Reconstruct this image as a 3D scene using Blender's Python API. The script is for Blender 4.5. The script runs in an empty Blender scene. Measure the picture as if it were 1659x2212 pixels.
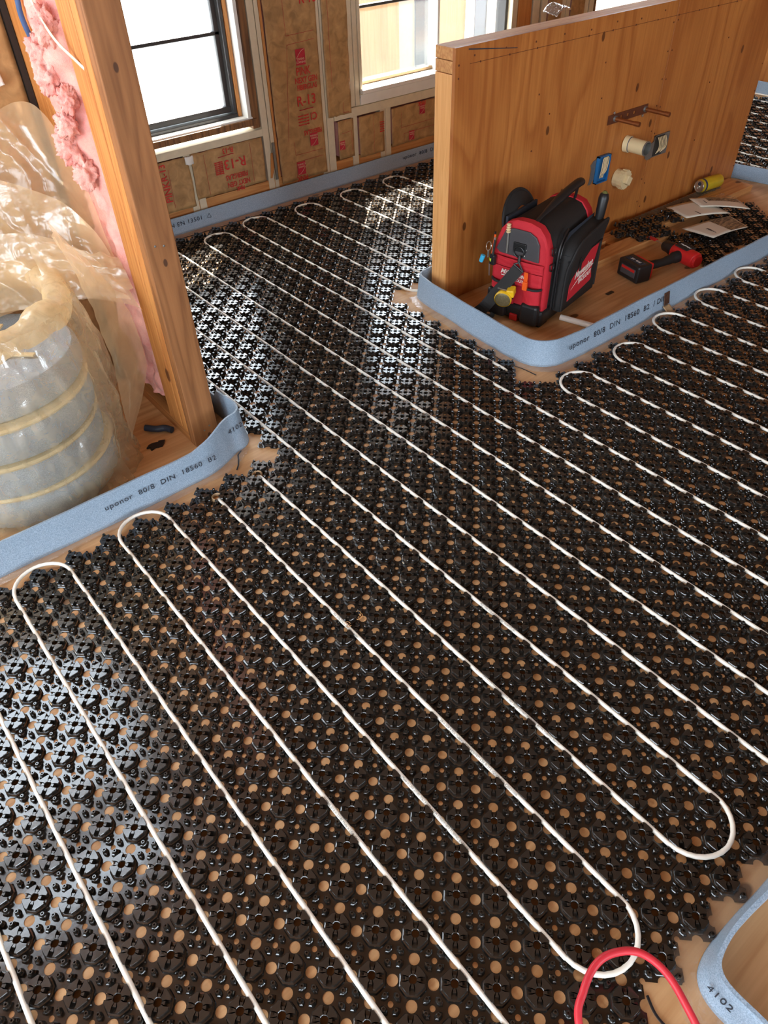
import bpy, bmesh, math, random
import numpy as np
from mathutils import Vector, Matrix, noise
from mathutils.geometry import delaunay_2d_cdt
random.seed(7)
PI = math.pi
sc = bpy.context.scene
COL = sc.collection

# ------------------------------------------------------------------ camera, world, sun, exposure
cam_d = bpy.data.cameras.new('camera')
cam = bpy.data.objects.new('camera', cam_d)
COL.objects.link(cam)
CR = [[0.7771068591, -0.6287380943, -0.0281662611], [-0.4452163803, -0.5175437234, -0.7307057335], [0.4448452588, 0.5803765184, -0.6821112759]]
CP = Vector((-0.5772191502, -0.6249128236, 1.4371847))
m = Matrix.Identity(4)
for r in range(3):
    m[r][0] = CR[0][r]; m[r][1] = -CR[1][r]; m[r][2] = -CR[2][r]; m[r][3] = CP[r]
cam.matrix_world = m
cam_d.sensor_fit = 'VERTICAL'; cam_d.sensor_height = 36.0
cam_d.lens = 1562.32 * 36.0 / 2212.0
cam_d.clip_start = 0.02
sc.camera = cam

world = bpy.data.worlds.new('world'); sc.world = world; world.use_nodes = True
wn = world.node_tree.nodes; wn.clear()
wo = wn.new('ShaderNodeOutputWorld'); wb = wn.new('ShaderNodeBackground')
wb.inputs[0].default_value = (0.78, 0.89, 1.0, 1); wb.inputs[1].default_value = 9.0
world.node_tree.links.new(wb.outputs[0], wo.inputs[0])

sd = bpy.data.lights.new('sun', 'SUN'); sun = bpy.data.objects.new('sun', sd); COL.objects.link(sun)
sd.energy = 50.0; sd.angle = 0.009; sd.color = (1.0, 0.94, 0.84)
SDIR = Vector((-0.62 * math.cos(math.radians(47)), -0.785 * math.cos(math.radians(47)), -math.sin(math.radians(47))))
sun.rotation_euler = SDIR.to_track_quat('-Z', 'Y').to_euler()
sun.location = (4, 8, 6)

def portal(loc, rot, sx, sy):
    d = bpy.data.lights.new('daylight_opening', 'AREA'); o = bpy.data.objects.new('daylight_opening', d)
    COL.objects.link(o); d.shape = 'RECTANGLE'; d.size = sx; d.size_y = sy
    o.location = loc; o.rotation_euler = rot; d.cycles.is_portal = True
sc.view_settings.view_transform = 'Standard'; sc.view_settings.look = 'None'
sc.view_settings.gamma = 1.0; sc.view_settings.use_curve_mapping = False
sc.view_settings.exposure = 0.36
sc.cycles.max_bounces = 10; sc.cycles.transparent_max_bounces = 24

# ------------------------------------------------------------------ helpers
def tag(o, label=None, cat=None, group=None, kind=None):
    if label: o['label'] = label
    if cat: o['category'] = cat
    if group: o['group'] = group
    if kind: o['kind'] = kind
    return o

def thing(name, loc, label, cat, rz=0.0, group=None, kind=None):
    o = bpy.data.objects.new(name, None); COL.objects.link(o); o.empty_display_size = 0.05
    o.location = loc; o.rotation_euler = (0, 0, rz)
    return tag(o, label, cat, group, kind)

class MB:
    def __init__(s): s.v = []; s.f = []
    def add(s, vs, fs, M=None):
        n = len(s.v)
        for p in vs:
            p = Vector(p)
            s.v.append(M @ p if M else p)
        s.f += [tuple(i + n for i in f) for f in fs]
        return s
    def box(s, x0, x1, y0, y1, z0, z1, M=None):
        vs = [(x0, y0, z0), (x1, y0, z0), (x1, y1, z0), (x0, y1, z0), (x0, y0, z1), (x1, y0, z1), (x1, y1, z1), (x0, y1, z1)]
        return s.add(vs, [(0, 3, 2, 1), (4, 5, 6, 7), (0, 1, 5, 4), (1, 2, 6, 5), (2, 3, 7, 6), (3, 0, 4, 7)], M)
    def tube(s, pts, r, n=12, cap=True, flat=1.0, closed=False):
        pts = [Vector(p) for p in pts]
        rr = r if isinstance(r, (list, tuple)) else [r] * len(pts)
        base = len(s.v); k = len(pts); up = None
        for i, p in enumerate(pts):
            if closed: t = pts[(i + 1) % k] - pts[i - 1]
            else: t = pts[min(i + 1, k - 1)] - pts[max(i - 1, 0)]
            t.normalize()
            if up is None:
                up = Vector((0, 0, 1)) if abs(t.z) < 0.9 else Vector((1, 0, 0))
            a = t.cross(up).normalized(); b = a.cross(t).normalized(); up = b
            for j in range(n):
                th = 2 * PI * j / n
                s.v.append(p + a * math.cos(th) * rr[i] + b * math.sin(th) * rr[i] * flat)
        for i in range(k if closed else k - 1):
            i2 = (i + 1) % k
            for j in range(n):
                j2 = (j + 1) % n
                s.f.append((base + i * n + j, base + i * n + j2, base + i2 * n + j2, base + i2 * n + j))
        if cap and not closed:
            s.f.append(tuple(base + j for j in range(n)))
            s.f.append(tuple(base + (k - 1) * n + j for j in reversed(range(n))))
        return s
    def lathe(s, prof, n=24, M=None, cap=True):
        base = len(s.v); vs = []
        for (r, z) in prof:
            for j in range(n):
                th = 2 * PI * j / n; vs.append((r * math.cos(th), r * math.sin(th), z))
        fs = []
        for i in range(len(prof) - 1):
            for j in range(n):
                j2 = (j + 1) % n; fs.append((i * n + j, i * n + j2, (i + 1) * n + j2, (i + 1) * n + j))
        if cap:
            fs.append(tuple(reversed(range(n)))); fs.append(tuple((len(prof) - 1) * n + j for j in range(n)))
        return s.add(vs, fs, M)
    def prism(s, poly, h0, h1, M=None):   # poly in xy, extruded z
        n = len(poly)
        vs = [(x, y, h0) for x, y in poly] + [(x, y, h1) for x, y in poly]
        fs = [tuple(reversed(range(n))), tuple(range(n, 2 * n))] + [(i, (i + 1) % n, n + (i + 1) % n, n + i) for i in range(n)]
        return s.add(vs, fs, M)
    def grid(s, fn, nu, nv, M=None):
        vs = [fn(i / nu, j / nv) for i in range(nu + 1) for j in range(nv + 1)]
        fs = [(i * (nv + 1) + j, (i + 1) * (nv + 1) + j, (i + 1) * (nv + 1) + j + 1, i * (nv + 1) + j + 1) for i in range(nu) for j in range(nv)]
        return s.add(vs, fs, M)
    def build(s, name, mat, parent=None, smooth=False, bevel=0, seg=2, solid=0, recenter=True, auto=True, sub=0):
        vs = s.v; off = Vector((0, 0, 0))
        if parent is None and recenter and vs:
            xs = [p.x for p in vs]; ys = [p.y for p in vs]; zs = [p.z for p in vs]
            off = Vector(((min(xs) + max(xs)) / 2, (min(ys) + max(ys)) / 2, min(zs)))
        me = bpy.data.meshes.new(name)
        me.from_pydata([tuple(p - off) for p in vs], [], s.f); me.update()
        if mat: me.materials.append(mat)
        o = bpy.data.objects.new(name, me); COL.objects.link(o); o.location = off
        if parent: o.parent = parent
        bm = bmesh.new(); bm.from_mesh(me); bmesh.ops.recalc_face_normals(bm, faces=bm.faces); bm.to_mesh(me); bm.free()
        if smooth:
            me.polygons.foreach_set('use_smooth', [True] * len(me.polygons))
            if auto:
                me.set_sharp_from_angle(angle=math.radians(42))
        if sub:
            md = o.modifiers.new('sub', 'SUBSURF'); md.levels = sub; md.render_levels = sub
        if solid:
            md = o.modifiers.new('solid', 'SOLIDIFY'); md.thickness = solid; md.offset = 0
        if bevel:
            md = o.modifiers.new('bevel', 'BEVEL'); md.width = bevel; md.segments = seg; md.limit_method = 'ANGLE'; md.angle_limit = math.radians(40)
            md.harden_normals = False
        return o

def part(name, mb, mat, parent, label=None, **k):
    o = mb.build(name, mat, parent, **k)
    if label: o['label'] = label
    return o

def one(name, mb, mat, label, cat, group=None, kind=None, **k):
    o = mb.build(name, mat, None, **k)
    return tag(o, label, cat, group, kind)

def text(name, body, size, mat, parent, M, ext=0.0004, shear=0.0, sx=1.0, align='CENTER', space=1.0, bold=0.0):
    cu = bpy.data.curves.new(name, 'FONT'); cu.body = body; cu.size = size; cu.extrude = ext; cu.shear = shear
    cu.align_x = align; cu.align_y = 'CENTER'; cu.space_character = space; cu.offset = bold; cu.resolution_u = 3
    t = bpy.data.objects.new(name, cu); COL.objects.link(t)
    dg = bpy.context.evaluated_depsgraph_get()
    me = bpy.data.meshes.new_from_object(t.evaluated_get(dg)); me.name = name
    bpy.data.objects.remove(t); bpy.data.curves.remove(cu)
    me.transform(M @ Matrix.Diagonal((sx, 1, 1, 1)))
    me.materials.clear(); me.materials.append(mat)
    o = bpy.data.objects.new(name, me); COL.objects.link(o)
    if parent: o.parent = parent
    return o

def frame(o, x, y):    # matrix with origin o, x axis, y axis
    x = Vector(x).normalized(); y = Vector(y); y = (y - x * y.dot(x)).normalized(); z = x.cross(y)
    M = Matrix.Identity(4)
    for r in range(3):
        M[r][0] = x[r]; M[r][1] = y[r]; M[r][2] = z[r]; M[r][3] = o[r]
    return M

def spline(pts, n=8, closed=False):
    P = [Vector(p) for p in pts]; out = []
    k = len(P)
    for i in range(k if closed else k - 1):
        p0 = P[i - 1] if (i > 0 or closed) else P[0]; p1 = P[i]; p2 = P[(i + 1) % k]; p3 = P[(i + 2) % k] if (closed or i + 2 < k) else P[-1]
        for j in range(n):
            t = j / n
            out.append(0.5 * ((2 * p1) + (-p0 + p2) * t + (2 * p0 - 5 * p1 + 4 * p2 - p3) * t * t + (-p0 + 3 * p1 - 3 * p2 + p3) * t ** 3))
    if not closed: out.append(P[-1])
    return out

def nz(x, y, z=0.0): return noise.noise(Vector((x, y, z)))

# ------------------------------------------------------------------ materials
def newmat(name):
    mt = bpy.data.materials.new(name); mt.use_nodes = True
    nt = mt.node_tree; b = nt.nodes['Principled BSDF']
    return mt, nt, b

def srgb(r, g, b):
    f = lambda c: (c / 255 / 12.92) if c / 255 <= 0.04045 else ((c / 255 + 0.055) / 1.055) ** 2.4
    return (f(r), f(g), f(b), 1)

def bump(nt, b, h, strength=0.3, dist=0.002):
    n = nt.nodes.new('ShaderNodeBump'); n.inputs['Strength'].default_value = strength; n.inputs['Distance'].default_value = dist
    nt.links.new(h, n.inputs['Height']); nt.links.new(n.outputs[0], b.inputs['Normal'])

def plain(name, col, rough=0.5, metal=0.0, nscale=40, var=0.12, bmp=0.15, bdist=0.001, spec=0.5, sss=0.0):
    mt, nt, b = newmat(name)
    tc = nt.nodes.new('ShaderNodeTexCoord'); no = nt.nodes.new('ShaderNodeTexNoise')
    no.inputs['Scale'].default_value = nscale; no.inputs['Detail'].default_value = 4
    nt.links.new(tc.outputs['Object'], no.inputs['Vector'])
    mx = nt.nodes.new('ShaderNodeMix'); mx.data_type = 'RGBA'
    c = srgb(*col)
    mx.inputs[6].default_value = (c[0] * (1 - var), c[1] * (1 - var), c[2] * (1 - var), 1)
    mx.inputs[7].default_value = (min(1, c[0] * (1 + var)), min(1, c[1] * (1 + var)), min(1, c[2] * (1 + var)), 1)
    nt.links.new(no.outputs[0], mx.inputs[0]); nt.links.new(mx.outputs[2], b.inputs['Base Color'])
    b.inputs['Roughness'].default_value = rough; b.inputs['Metallic'].default_value = metal
    b.inputs['Specular IOR Level'].default_value = spec
    if sss:
        b.inputs['Subsurface Weight'].default_value = sss; b.inputs['Subsurface Radius'].default_value = (0.004, 0.004, 0.003)
    if bmp: bump(nt, b, no.outputs[0], bmp, bdist)
    return mt

def wood(name, light, dark, axis='X', rings=26.0, stretch=0.16, rough=0.62, knots=0.0, scale=3.0, contrast=1.0, kscale=5.0):
    """grain runs along `axis` of the object"""
    mt, nt, b = newmat(name); N = nt.nodes.new; L = nt.links.new
    tc = N('ShaderNodeTexCoord'); oi = N('ShaderNodeObjectInfo')
    ad = N('ShaderNodeVectorMath'); ad.operation = 'MULTIPLY_ADD'
    cm = N('ShaderNodeCombineXYZ'); [L(oi.outputs['Random'], cm.inputs[i]) for i in range(3)]
    L(cm.outputs[0], ad.inputs[0]); ad.inputs[1].default_value = (17, 9, 13); L(tc.outputs['Object'], ad.inputs[2])
    mp = N('ShaderNodeMapping'); L(ad.outputs[0], mp.inputs[0])
    s = [1, 1, 1]; s['XYZ'.index(axis)] = stretch; mp.inputs['Scale'].default_value = s
    n1 = N('ShaderNodeTexNoise'); n1.inputs['Scale'].default_value = scale; n1.inputs['Detail'].default_value = 2.5; n1.inputs['Distortion'].default_value = 0.3
    L(mp.outputs[0], n1.inputs['Vector'])
    mu = N('ShaderNodeMath'); mu.operation = 'MULTIPLY'; mu.inputs[1].default_value = rings; L(n1.outputs[0], mu.inputs[0])
    fr = N('ShaderNodeMath'); fr.operation = 'FRACT'; L(mu.outputs[0], fr.inputs[0])
    cr = N('ShaderNodeValToRGB'); e = cr.color_ramp.elements
    e[0].position = 0.0; e[0].color = (0.25, 0.25, 0.25, 1); e[1].position = 0.82; e[1].color = (1, 1, 1, 1)
    k = cr.color_ramp.elements.new(1.0); k.color = (0.2, 0.2, 0.2, 1)
    k = cr.color_ramp.elements.new(0.28); k.color = (0.1, 0.1, 0.1, 1)
    L(fr.outputs[0], cr.inputs[0])
    mp2 = N('ShaderNodeMapping'); L(ad.outputs[0], mp2.inputs[0]); s2 = [90, 90, 90]; s2['XYZ'.index(axis)] = 4; mp2.inputs['Scale'].default_value = s2
    n2 = N('ShaderNodeTexNoise'); n2.inputs['Scale'].default_value = 1.0; n2.inputs['Detail'].default_value = 3; L(mp2.outputs[0], n2.inputs['Vector'])
    n3 = N('ShaderNodeTexNoise'); n3.inputs['Scale'].default_value = 3.5; n3.inputs['Detail'].default_value = 3; L(mp.outputs[0], n3.inputs['Vector'])
    a1 = N('ShaderNodeMath'); a1.operation = 'MULTIPLY_ADD'; L(cr.outputs[0], a1.inputs[0]); a1.inputs[1].default_value = 0.42 * contrast; L(n2.outputs[0], a1.inputs[2])
    a2 = N('ShaderNodeMath'); a2.operation = 'MULTIPLY_ADD'; L(n3.outputs[0], a2.inputs[0]); a2.inputs[1].default_value = 0.7; L(a1.outputs[0], a2.inputs[2])
    rg = N('ShaderNodeMapRange'); rg.inputs[1].default_value = 0.55; rg.inputs[2].default_value = 1.4; L(a2.outputs[0], rg.inputs[0])
    mx = N('ShaderNodeMix'); mx.data_type = 'RGBA'; mx.inputs[6].default_value = srgb(*light); mx.inputs[7].default_value = srgb(*dark)
    L(rg.outputs[0], mx.inputs[0]); out = mx.outputs[2]
    if knots:
        mp3 = N('ShaderNodeMapping'); L(ad.outputs[0], mp3.inputs[0]); s3 = [1, 1, 1]; s3['XYZ'.index(axis)] = 0.55; mp3.inputs['Scale'].default_value = s3
        vo = N('ShaderNodeTexVoronoi'); vo.voronoi_dimensions = '2D'; vo.inputs['Scale'].default_value = kscale
        sx_ = N('ShaderNodeSeparateXYZ'); L(mp3.outputs[0], sx_.inputs[0]); cb_ = N('ShaderNodeCombineXYZ'); ad_ = N('ShaderNodeMath'); ad_.operation = 'ADD'
        if axis == 'Z': L(sx_.outputs[0], ad_.inputs[0]); L(sx_.outputs[1], ad_.inputs[1]); L(ad_.outputs[0], cb_.inputs[0]); L(sx_.outputs[2], cb_.inputs[1])
        else: L(sx_.outputs[1], ad_.inputs[0]); L(sx_.outputs[2], ad_.inputs[1]); L(sx_.outputs[0], cb_.inputs[0]); L(ad_.outputs[0], cb_.inputs[1])
        L(cb_.outputs[0], vo.inputs['Vector'])
        sp = N('ShaderNodeSeparateColor'); L(vo.outputs['Color'], sp.inputs[0])
        th = N('ShaderNodeMath'); th.operation = 'LESS_THAN'; L(sp.outputs[0], th.inputs[0]); th.inputs[1].default_value = knots
        kr = N('ShaderNodeMapRange'); kr.inputs[1].default_value = 0.055; kr.inputs[2].default_value = 0.075; kr.inputs[3].default_value = 1; kr.inputs[4].default_value = 0
        L(vo.outputs['Distance'], kr.inputs[0])
        mm = N('ShaderNodeMath'); mm.operation = 'MULTIPLY'; L(kr.outputs[0], mm.inputs[0]); L(th.outputs[0], mm.inputs[1])
        m2 = N('ShaderNodeMath'); m2.operation = 'MULTIPLY'; L(mm.outputs[0], m2.inputs[0]); m2.inputs[1].default_value = 0.85
        mk = N('ShaderNodeMix'); mk.data_type = 'RGBA'; L(m2.outputs[0], mk.inputs[0]); L(out, mk.inputs[6])
        d = srgb(*dark); mk.inputs[7].default_value = (d[0] * 0.22, d[1] * 0.18, d[2] * 0.16, 1); out = mk.outputs[2]
    L(out, b.inputs['Base Color']); b.inputs['Roughness'].default_value = rough
    bump(nt, b, n2.outputs[0], 0.18, 0.001)
    return mt

M_kneeply = wood('knee_plywood', (196, 128, 62), (160, 92, 38), 'Z', rings=13, stretch=0.26, rough=0.5, scale=2.2, knots=0.20, kscale=7.0, contrast=1.15)
M_floor = wood('subfloor_plywood', (226, 184, 134), (190, 142, 92), 'X', rings=14, stretch=0.25, rough=0.55, scale=2.2, knots=0.12)
M_wood_y = wood('fir_stud', (214, 152, 84), (178, 108, 50), 'Z', rings=16, stretch=0.06, scale=9, knots=0.1)
M_wood_p = wood('fir_stud_dark', (166, 112, 66), (124, 78, 40), 'Z', rings=14, stretch=0.07, scale=8, knots=0.30, kscale=11)
M_wood_x = wood('fir_plate', (222, 168, 104), (186, 122, 64), 'X', rings=16, stretch=0.06, scale=9, knots=0.1)
M_wood_yy = wood('fir_plate_y', (200, 140, 80), (160, 100, 50), 'Y', rings=16, stretch=0.06, scale=9, knots=0.1)
M_end = wood('knee_stud', (244, 186, 118), (222, 156, 88), 'Z', rings=18, stretch=0.06, scale=12)
M_rot = wood('weathered_wood', (160, 112, 66), (84, 54, 30), 'Z', rings=10, stretch=0.1, scale=10)
M_ceil = wood('ceiling_board', (150, 110, 74), (116, 80, 50), 'X', rings=12, stretch=0.1, scale=3)
M_ext = wood('outdoor_plywood', (176, 152, 108), (150, 122, 78), 'Z', rings=9, stretch=0.2, scale=2.5, knots=0.1)
M_plyscrap = wood('plywood_board', (222, 168, 106), (188, 128, 70), 'X', rings=16, stretch=0.1, scale=5, knots=0.2)
M_cream = plain('cream_paint', (214, 202, 174), 0.6, nscale=25, var=0.15, bmp=0.3)
M_white = plain('white_paint', (232, 232, 226), 0.45, nscale=18, var=0.08)
M_blackfr = plain('dark_metal_frame', (52, 50, 50), 0.4, nscale=30)
M_pvcw = plain('aged_white_plastic', (226, 206, 160), 0.4, nscale=12, var=0.08, bmp=0.05)
M_red_print = plain('red_ink', (196, 50, 44), 0.7, nscale=90, var=0.25, bmp=0)
M_redbox = plain('red_ink_block', (186, 40, 58), 0.7, nscale=60, var=0.2, bmp=0)
M_pale = plain('pale_ink', (214, 190, 160), 0.7, bmp=0)
M_ink = plain('black_ink', (44, 48, 58), 0.8, bmp=0)
M_greyink = plain('grey_ink', (120, 120, 116), 0.8, bmp=0)
M_copper = plain('oxidised_copper', (150, 94, 56), 0.42, metal=0.8, nscale=60, var=0.3)
M_bracket = plain('brown_bracket', (112, 66, 44), 0.5, metal=0.5, nscale=50, var=0.3)
M_bluebox = plain('blue_plastic', (34, 104, 160), 0.4)
M_galv = plain('galvanised_steel', (132, 130, 124), 0.45, metal=0.6, nscale=30)
M_wire = plain('wire_sheath', (222, 196, 150), 0.5)
M_darkrubber = plain('black_fabric', (30, 28, 27), 0.72, nscale=500, var=0.3, bmp=0.4)
M_blackplastic = plain('black_moulded_plastic', (30, 30, 31), 0.38, nscale=200, var=0.2)
M_greypanel = plain('grey_rubber_panel', (72, 70, 72), 0.5, nscale=300)
M_redfab = plain('red_fabric', (196, 32, 46), 0.72, nscale=600, var=0.2, bmp=0.5)
M_redplastic = plain('red_plastic', (196, 34, 34), 0.38, nscale=80)
M_logo = plain('white_print', (236, 226, 216), 0.6, bmp=0)
M_steel = plain('bright_steel', (190, 186, 178), 0.28, metal=0.9)
M_yellow = plain('yellow_plastic', (232, 186, 34), 0.4)
M_orange = plain('orange_plastic', (240, 96, 30), 0.4)
M_green = plain('green_plastic', (70, 140, 70), 0.45)
M_cyan = plain('light_blue_plastic', (60, 170, 210), 0.4)
M_lime = plain('lime_plastic', (190, 214, 60), 0.4)
M_canbody = plain('yellow_can_print', (206, 184, 44), 0.3, metal=0.35, nscale=30, var=0.2)
M_canend = plain('aluminium', (206, 200, 186), 0.28, metal=0.9)
M_navy = plain('dark_blue_print', (36, 48, 84), 0.4)
M_paper = plain('brochure_paper', (226, 220, 204), 0.45, nscale=6, var=0.05, bmp=0)
M_hose = plain('red_hose', (206, 48, 60), 0.45, nscale=60, var=0.1)
M_tan = plain('tan_grommet', (170, 140, 104), 0.6)
M_conc = plain('pale_concrete', (150, 150, 146), 0.8, nscale=8)
M_stucco = plain('white_stucco', (176, 176, 172), 0.8, nscale=30)
M_stripgrey = plain('ribbed_grey_plastic', (96, 84, 68), 0.5, nscale=60)
M_foil = plain('crumpled_foil_tape', (214, 206, 200), 0.22, metal=0.85, nscale=60, var=0.3, bmp=0.8, bdist=0.004)
M_browntape = plain('brown_foil_tape', (96, 68, 54), 0.35, metal=0.4, nscale=120, var=0.3, bmp=0.6)
M_cable_b = plain('blue_cable_sheath', (58, 92, 140), 0.5)
M_cable_w = plain('white_cable_sheath', (226, 214, 186), 0.5)
M_bulb, _nt, _b = newmat('fill_bulb')  # glowing bulb of the added alcove fill lamp
_b.inputs['Emission Color'].default_value = (1, 0.72, 0.38, 1); _b.inputs['Emission Strength'].default_value = 40

# kraft paper
def kraft():
    mt, nt, b = newmat('kraft_paper'); N = nt.nodes.new; L = nt.links.new
    tc = N('ShaderNodeTexCoord'); n = N('ShaderNodeTexNoise'); n.inputs['Scale'].default_value = 22; n.inputs['Detail'].default_value = 6; n.inputs['Distortion'].default_value = 0.8
    L(tc.outputs['Object'], n.inputs['Vector'])
    cr = N('ShaderNodeValToRGB'); e = cr.color_ramp.elements
    e[0].position = 0.3; e[0].color = srgb(150, 116, 72); e[1].position = 0.75; e[1].color = srgb(196, 158, 106)
    k = e.new(0.52); k.color = srgb(176, 138, 90)
    L(n.outputs[0], cr.inputs[0]); L(cr.outputs[0], b.inputs['Base Color']); b.inputs['Roughness'].default_value = 0.6
    n2 = N('ShaderNodeTexNoise'); n2.inputs['Scale'].default_value = 16; n2.inputs['Detail'].default_value = 7; n2.inputs['Distortion'].default_value = 0.5
    L(tc.outputs['Object'], n2.inputs['Vector']); bump(nt, b, n2.outputs[0], 0.5, 0.004)
    return mt
M_kraft = kraft()

def foam():
    mt, nt, b = newmat('blue_foam'); N = nt.nodes.new; L = nt.links.new
    tc = N('ShaderNodeTexCoord'); n = N('ShaderNodeTexNoise'); n.inputs['Scale'].default_value = 420; n.inputs['Detail'].default_value = 3
    n2 = N('ShaderNodeTexNoise'); n2.inputs['Scale'].default_value = 8
    L(tc.outputs['Object'], n.inputs['Vector']); L(tc.outputs['Object'], n2.inputs['Vector'])
    cr = N('ShaderNodeValToRGB'); e = cr.color_ramp.elements
    e[0].position = 0.35; e[0].color = srgb(130, 152, 172); e[1].position = 0.68; e[1].color = srgb(170, 190, 208)
    L(n.outputs[0], cr.inputs[0]); L(cr.outputs[0], b.inputs['Base Color']); b.inputs['Roughness'].default_value = 0.5
    bump(nt, b, n.outputs[0], 0.5, 0.0012)
    return mt
M_foam = foam()

def blackmat():
    mt, nt, b = newmat('black_knob_sheet'); N = nt.nodes.new; L = nt.links.new
    tc = N('ShaderNodeTexCoord'); n = N('ShaderNodeTexNoise'); n.inputs['Scale'].default_value = 60; n.inputs['Detail'].default_value = 3
    L(tc.outputs['Object'], n.inputs['Vector'])
    b.inputs['Base Color'].default_value = (0.018, 0.0155, 0.0128, 1)
    b.inputs['Coat Weight'].default_value = 0.55; b.inputs['Coat Roughness'].default_value = 0.09
    mr = N('ShaderNodeMapRange'); mr.inputs[3].default_value = 0.12; mr.inputs[4].default_value = 0.24; L(n.outputs[0], mr.inputs[0]); L(mr.outputs[0], b.inputs['Roughness'])
    b.inputs['Specular IOR Level'].default_value = 0.62
    bump(nt, b, n.outputs[0], 0.2, 0.0012)
    return mt
M_mat = blackmat()

def pex():
    mt, nt, b = newmat('milky_pex'); b.inputs['Base Color'].default_value = srgb(240, 236, 224)
    b.inputs['Roughness'].default_value = 0.32; b.inputs['Subsurface Weight'].default_value = 0.25
    b.inputs['Subsurface Radius'].default_value = (0.005, 0.005, 0.004); b.inputs['Subsurface Scale'].default_value = 1.0
    return mt
M_pex = pex()

def pinkmat():
    mt, nt, b = newmat('pink_fibreglass'); N = nt.nodes.new; L = nt.links.new
    tc = N('ShaderNodeTexCoord'); n = N('ShaderNodeTexNoise'); n.inputs['Scale'].default_value = 14; n.inputs['Detail'].default_value = 9; n.inputs['Roughness'].default_value = 0.7
    n2 = N('ShaderNodeTexNoise'); n2.inputs['Scale'].default_value = 160; n2.inputs['Detail'].default_value = 4; n2.inputs['Distortion'].default_value = 2
    L(tc.outputs['Object'], n.inputs['Vector']); L(tc.outputs['Object'], n2.inputs['Vector'])
    cr = N('ShaderNodeValToRGB'); e = cr.color_ramp.elements
    e[0].position = 0.3; e[0].color = srgb(234, 150, 142); e[1].position = 0.7; e[1].color = srgb(250, 200, 186)
    L(n.outputs[0], cr.inputs[0]); L(cr.outputs[0], b.inputs['Base Color']); b.inputs['Roughness'].default_value = 0.95
    b.inputs['Subsurface Weight'].default_value = 0.3; b.inputs['Subsurface Radius'].default_value = (0.02, 0.01, 0.01)
    bump(nt, b, n2.outputs[0], 0.6, 0.004)
    return mt
M_pink = pinkmat()

def film(name, col, milky, gloss, tint=(1, 1, 1, 1), rough=0.25, bscale=14, bs=0.5, bd=0.003):
    """thin polythene: part see-through, part milky, part gloss"""
    mt = bpy.data.materials.new(name); mt.use_nodes = True; nt = mt.node_tree; nt.nodes.clear(); N = nt.nodes.new; L = nt.links.new
    out = N('ShaderNodeOutputMaterial'); tr = N('ShaderNodeBsdfTransparent'); tr.inputs[0].default_value = tint
    tl = N('ShaderNodeBsdfTranslucent'); df = N('ShaderNodeBsdfDiffuse'); gl = N('ShaderNodeBsdfGlossy')
    tl.inputs[0].default_value = srgb(*col); df.inputs[0].default_value = srgb(*col); gl.inputs['Roughness'].default_value = rough
    tc = N('ShaderNodeTexCoord'); n = N('ShaderNodeTexNoise'); n.inputs['Scale'].default_value = bscale; n.inputs['Detail'].default_value = 5; n.inputs['Distortion'].default_value = 1.2
    L(tc.outputs['Object'], n.inputs['Vector'])
    bp = N('ShaderNodeBump'); bp.inputs['Strength'].default_value = bs; bp.inputs['Distance'].default_value = bd; L(n.outputs[0], bp.inputs['Height'])
    for s in (tl, df, gl): L(bp.outputs[0], s.inputs['Normal'])
    m1 = N('ShaderNodeMixShader'); m1.inputs[0].default_value = 0.5; L(df.outputs[0], m1.inputs[1]); L(tl.outputs[0], m1.inputs[2])
    mr = N('ShaderNodeMapRange'); mr.inputs[1].default_value = 0.3; mr.inputs[2].default_value = 0.7; mr.inputs[3].default_value = milky * 0.86; mr.inputs[4].default_value = min(1, milky * 1.14); L(n.outputs[0], mr.inputs[0])
    m2 = N('ShaderNodeMixShader'); L(mr.outputs[0], m2.inputs[0]); L(tr.outputs[0], m2.inputs[1]); L(m1.outputs[0], m2.inputs[2])
    m3 = N('ShaderNodeMixShader'); m3.inputs[0].default_value = gloss; L(m2.outputs[0], m3.inputs[1]); L(gl.outputs[0], m3.inputs[2])
    L(m3.outputs[0], out.inputs[0])
    return mt
M_bag = film('milky_polythene', (248, 226, 184), 0.42, 0.10, rough=0.2, bscale=12, bs=0.9)
M_bagwall = film('thin_milky_polythene', (232, 212, 172), 0.38, 0.12, rough=0.16, bscale=20, bs=1.0)
M_bag2 = film('thick_milky_polythene', (252, 230, 184), 0.55, 0.12, rough=0.22, bscale=30, bs=0.9)
M_clear = film('clear_polythene', (240, 235, 225), 0.10, 0.16, rough=0.12, bscale=40, bs=0.9)
M_skirt = film('clear_film_skirt', (235, 230, 220), 0.12, 0.14, rough=0.15, bscale=50, bs=0.8)
M_glass = film('window_glass', (240, 245, 240), 0.03, 0.06, rough=0.02, bscale=200, bs=0.02)
M_frost = film('frosted_window_sheet', (250, 252, 252), 0.22, 0.04, rough=0.3, bscale=2, bs=0.0)

# ------------------------------------------------------------------ structure
# floor
b = MB(); b.box(-3.2, 5.3, -4.2, 3.1, -0.05, 0.0)
fl = b.build('floor', M_floor, None); tag(fl, kind='structure', label='plywood subfloor under the black mats', cat='floor')
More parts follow.
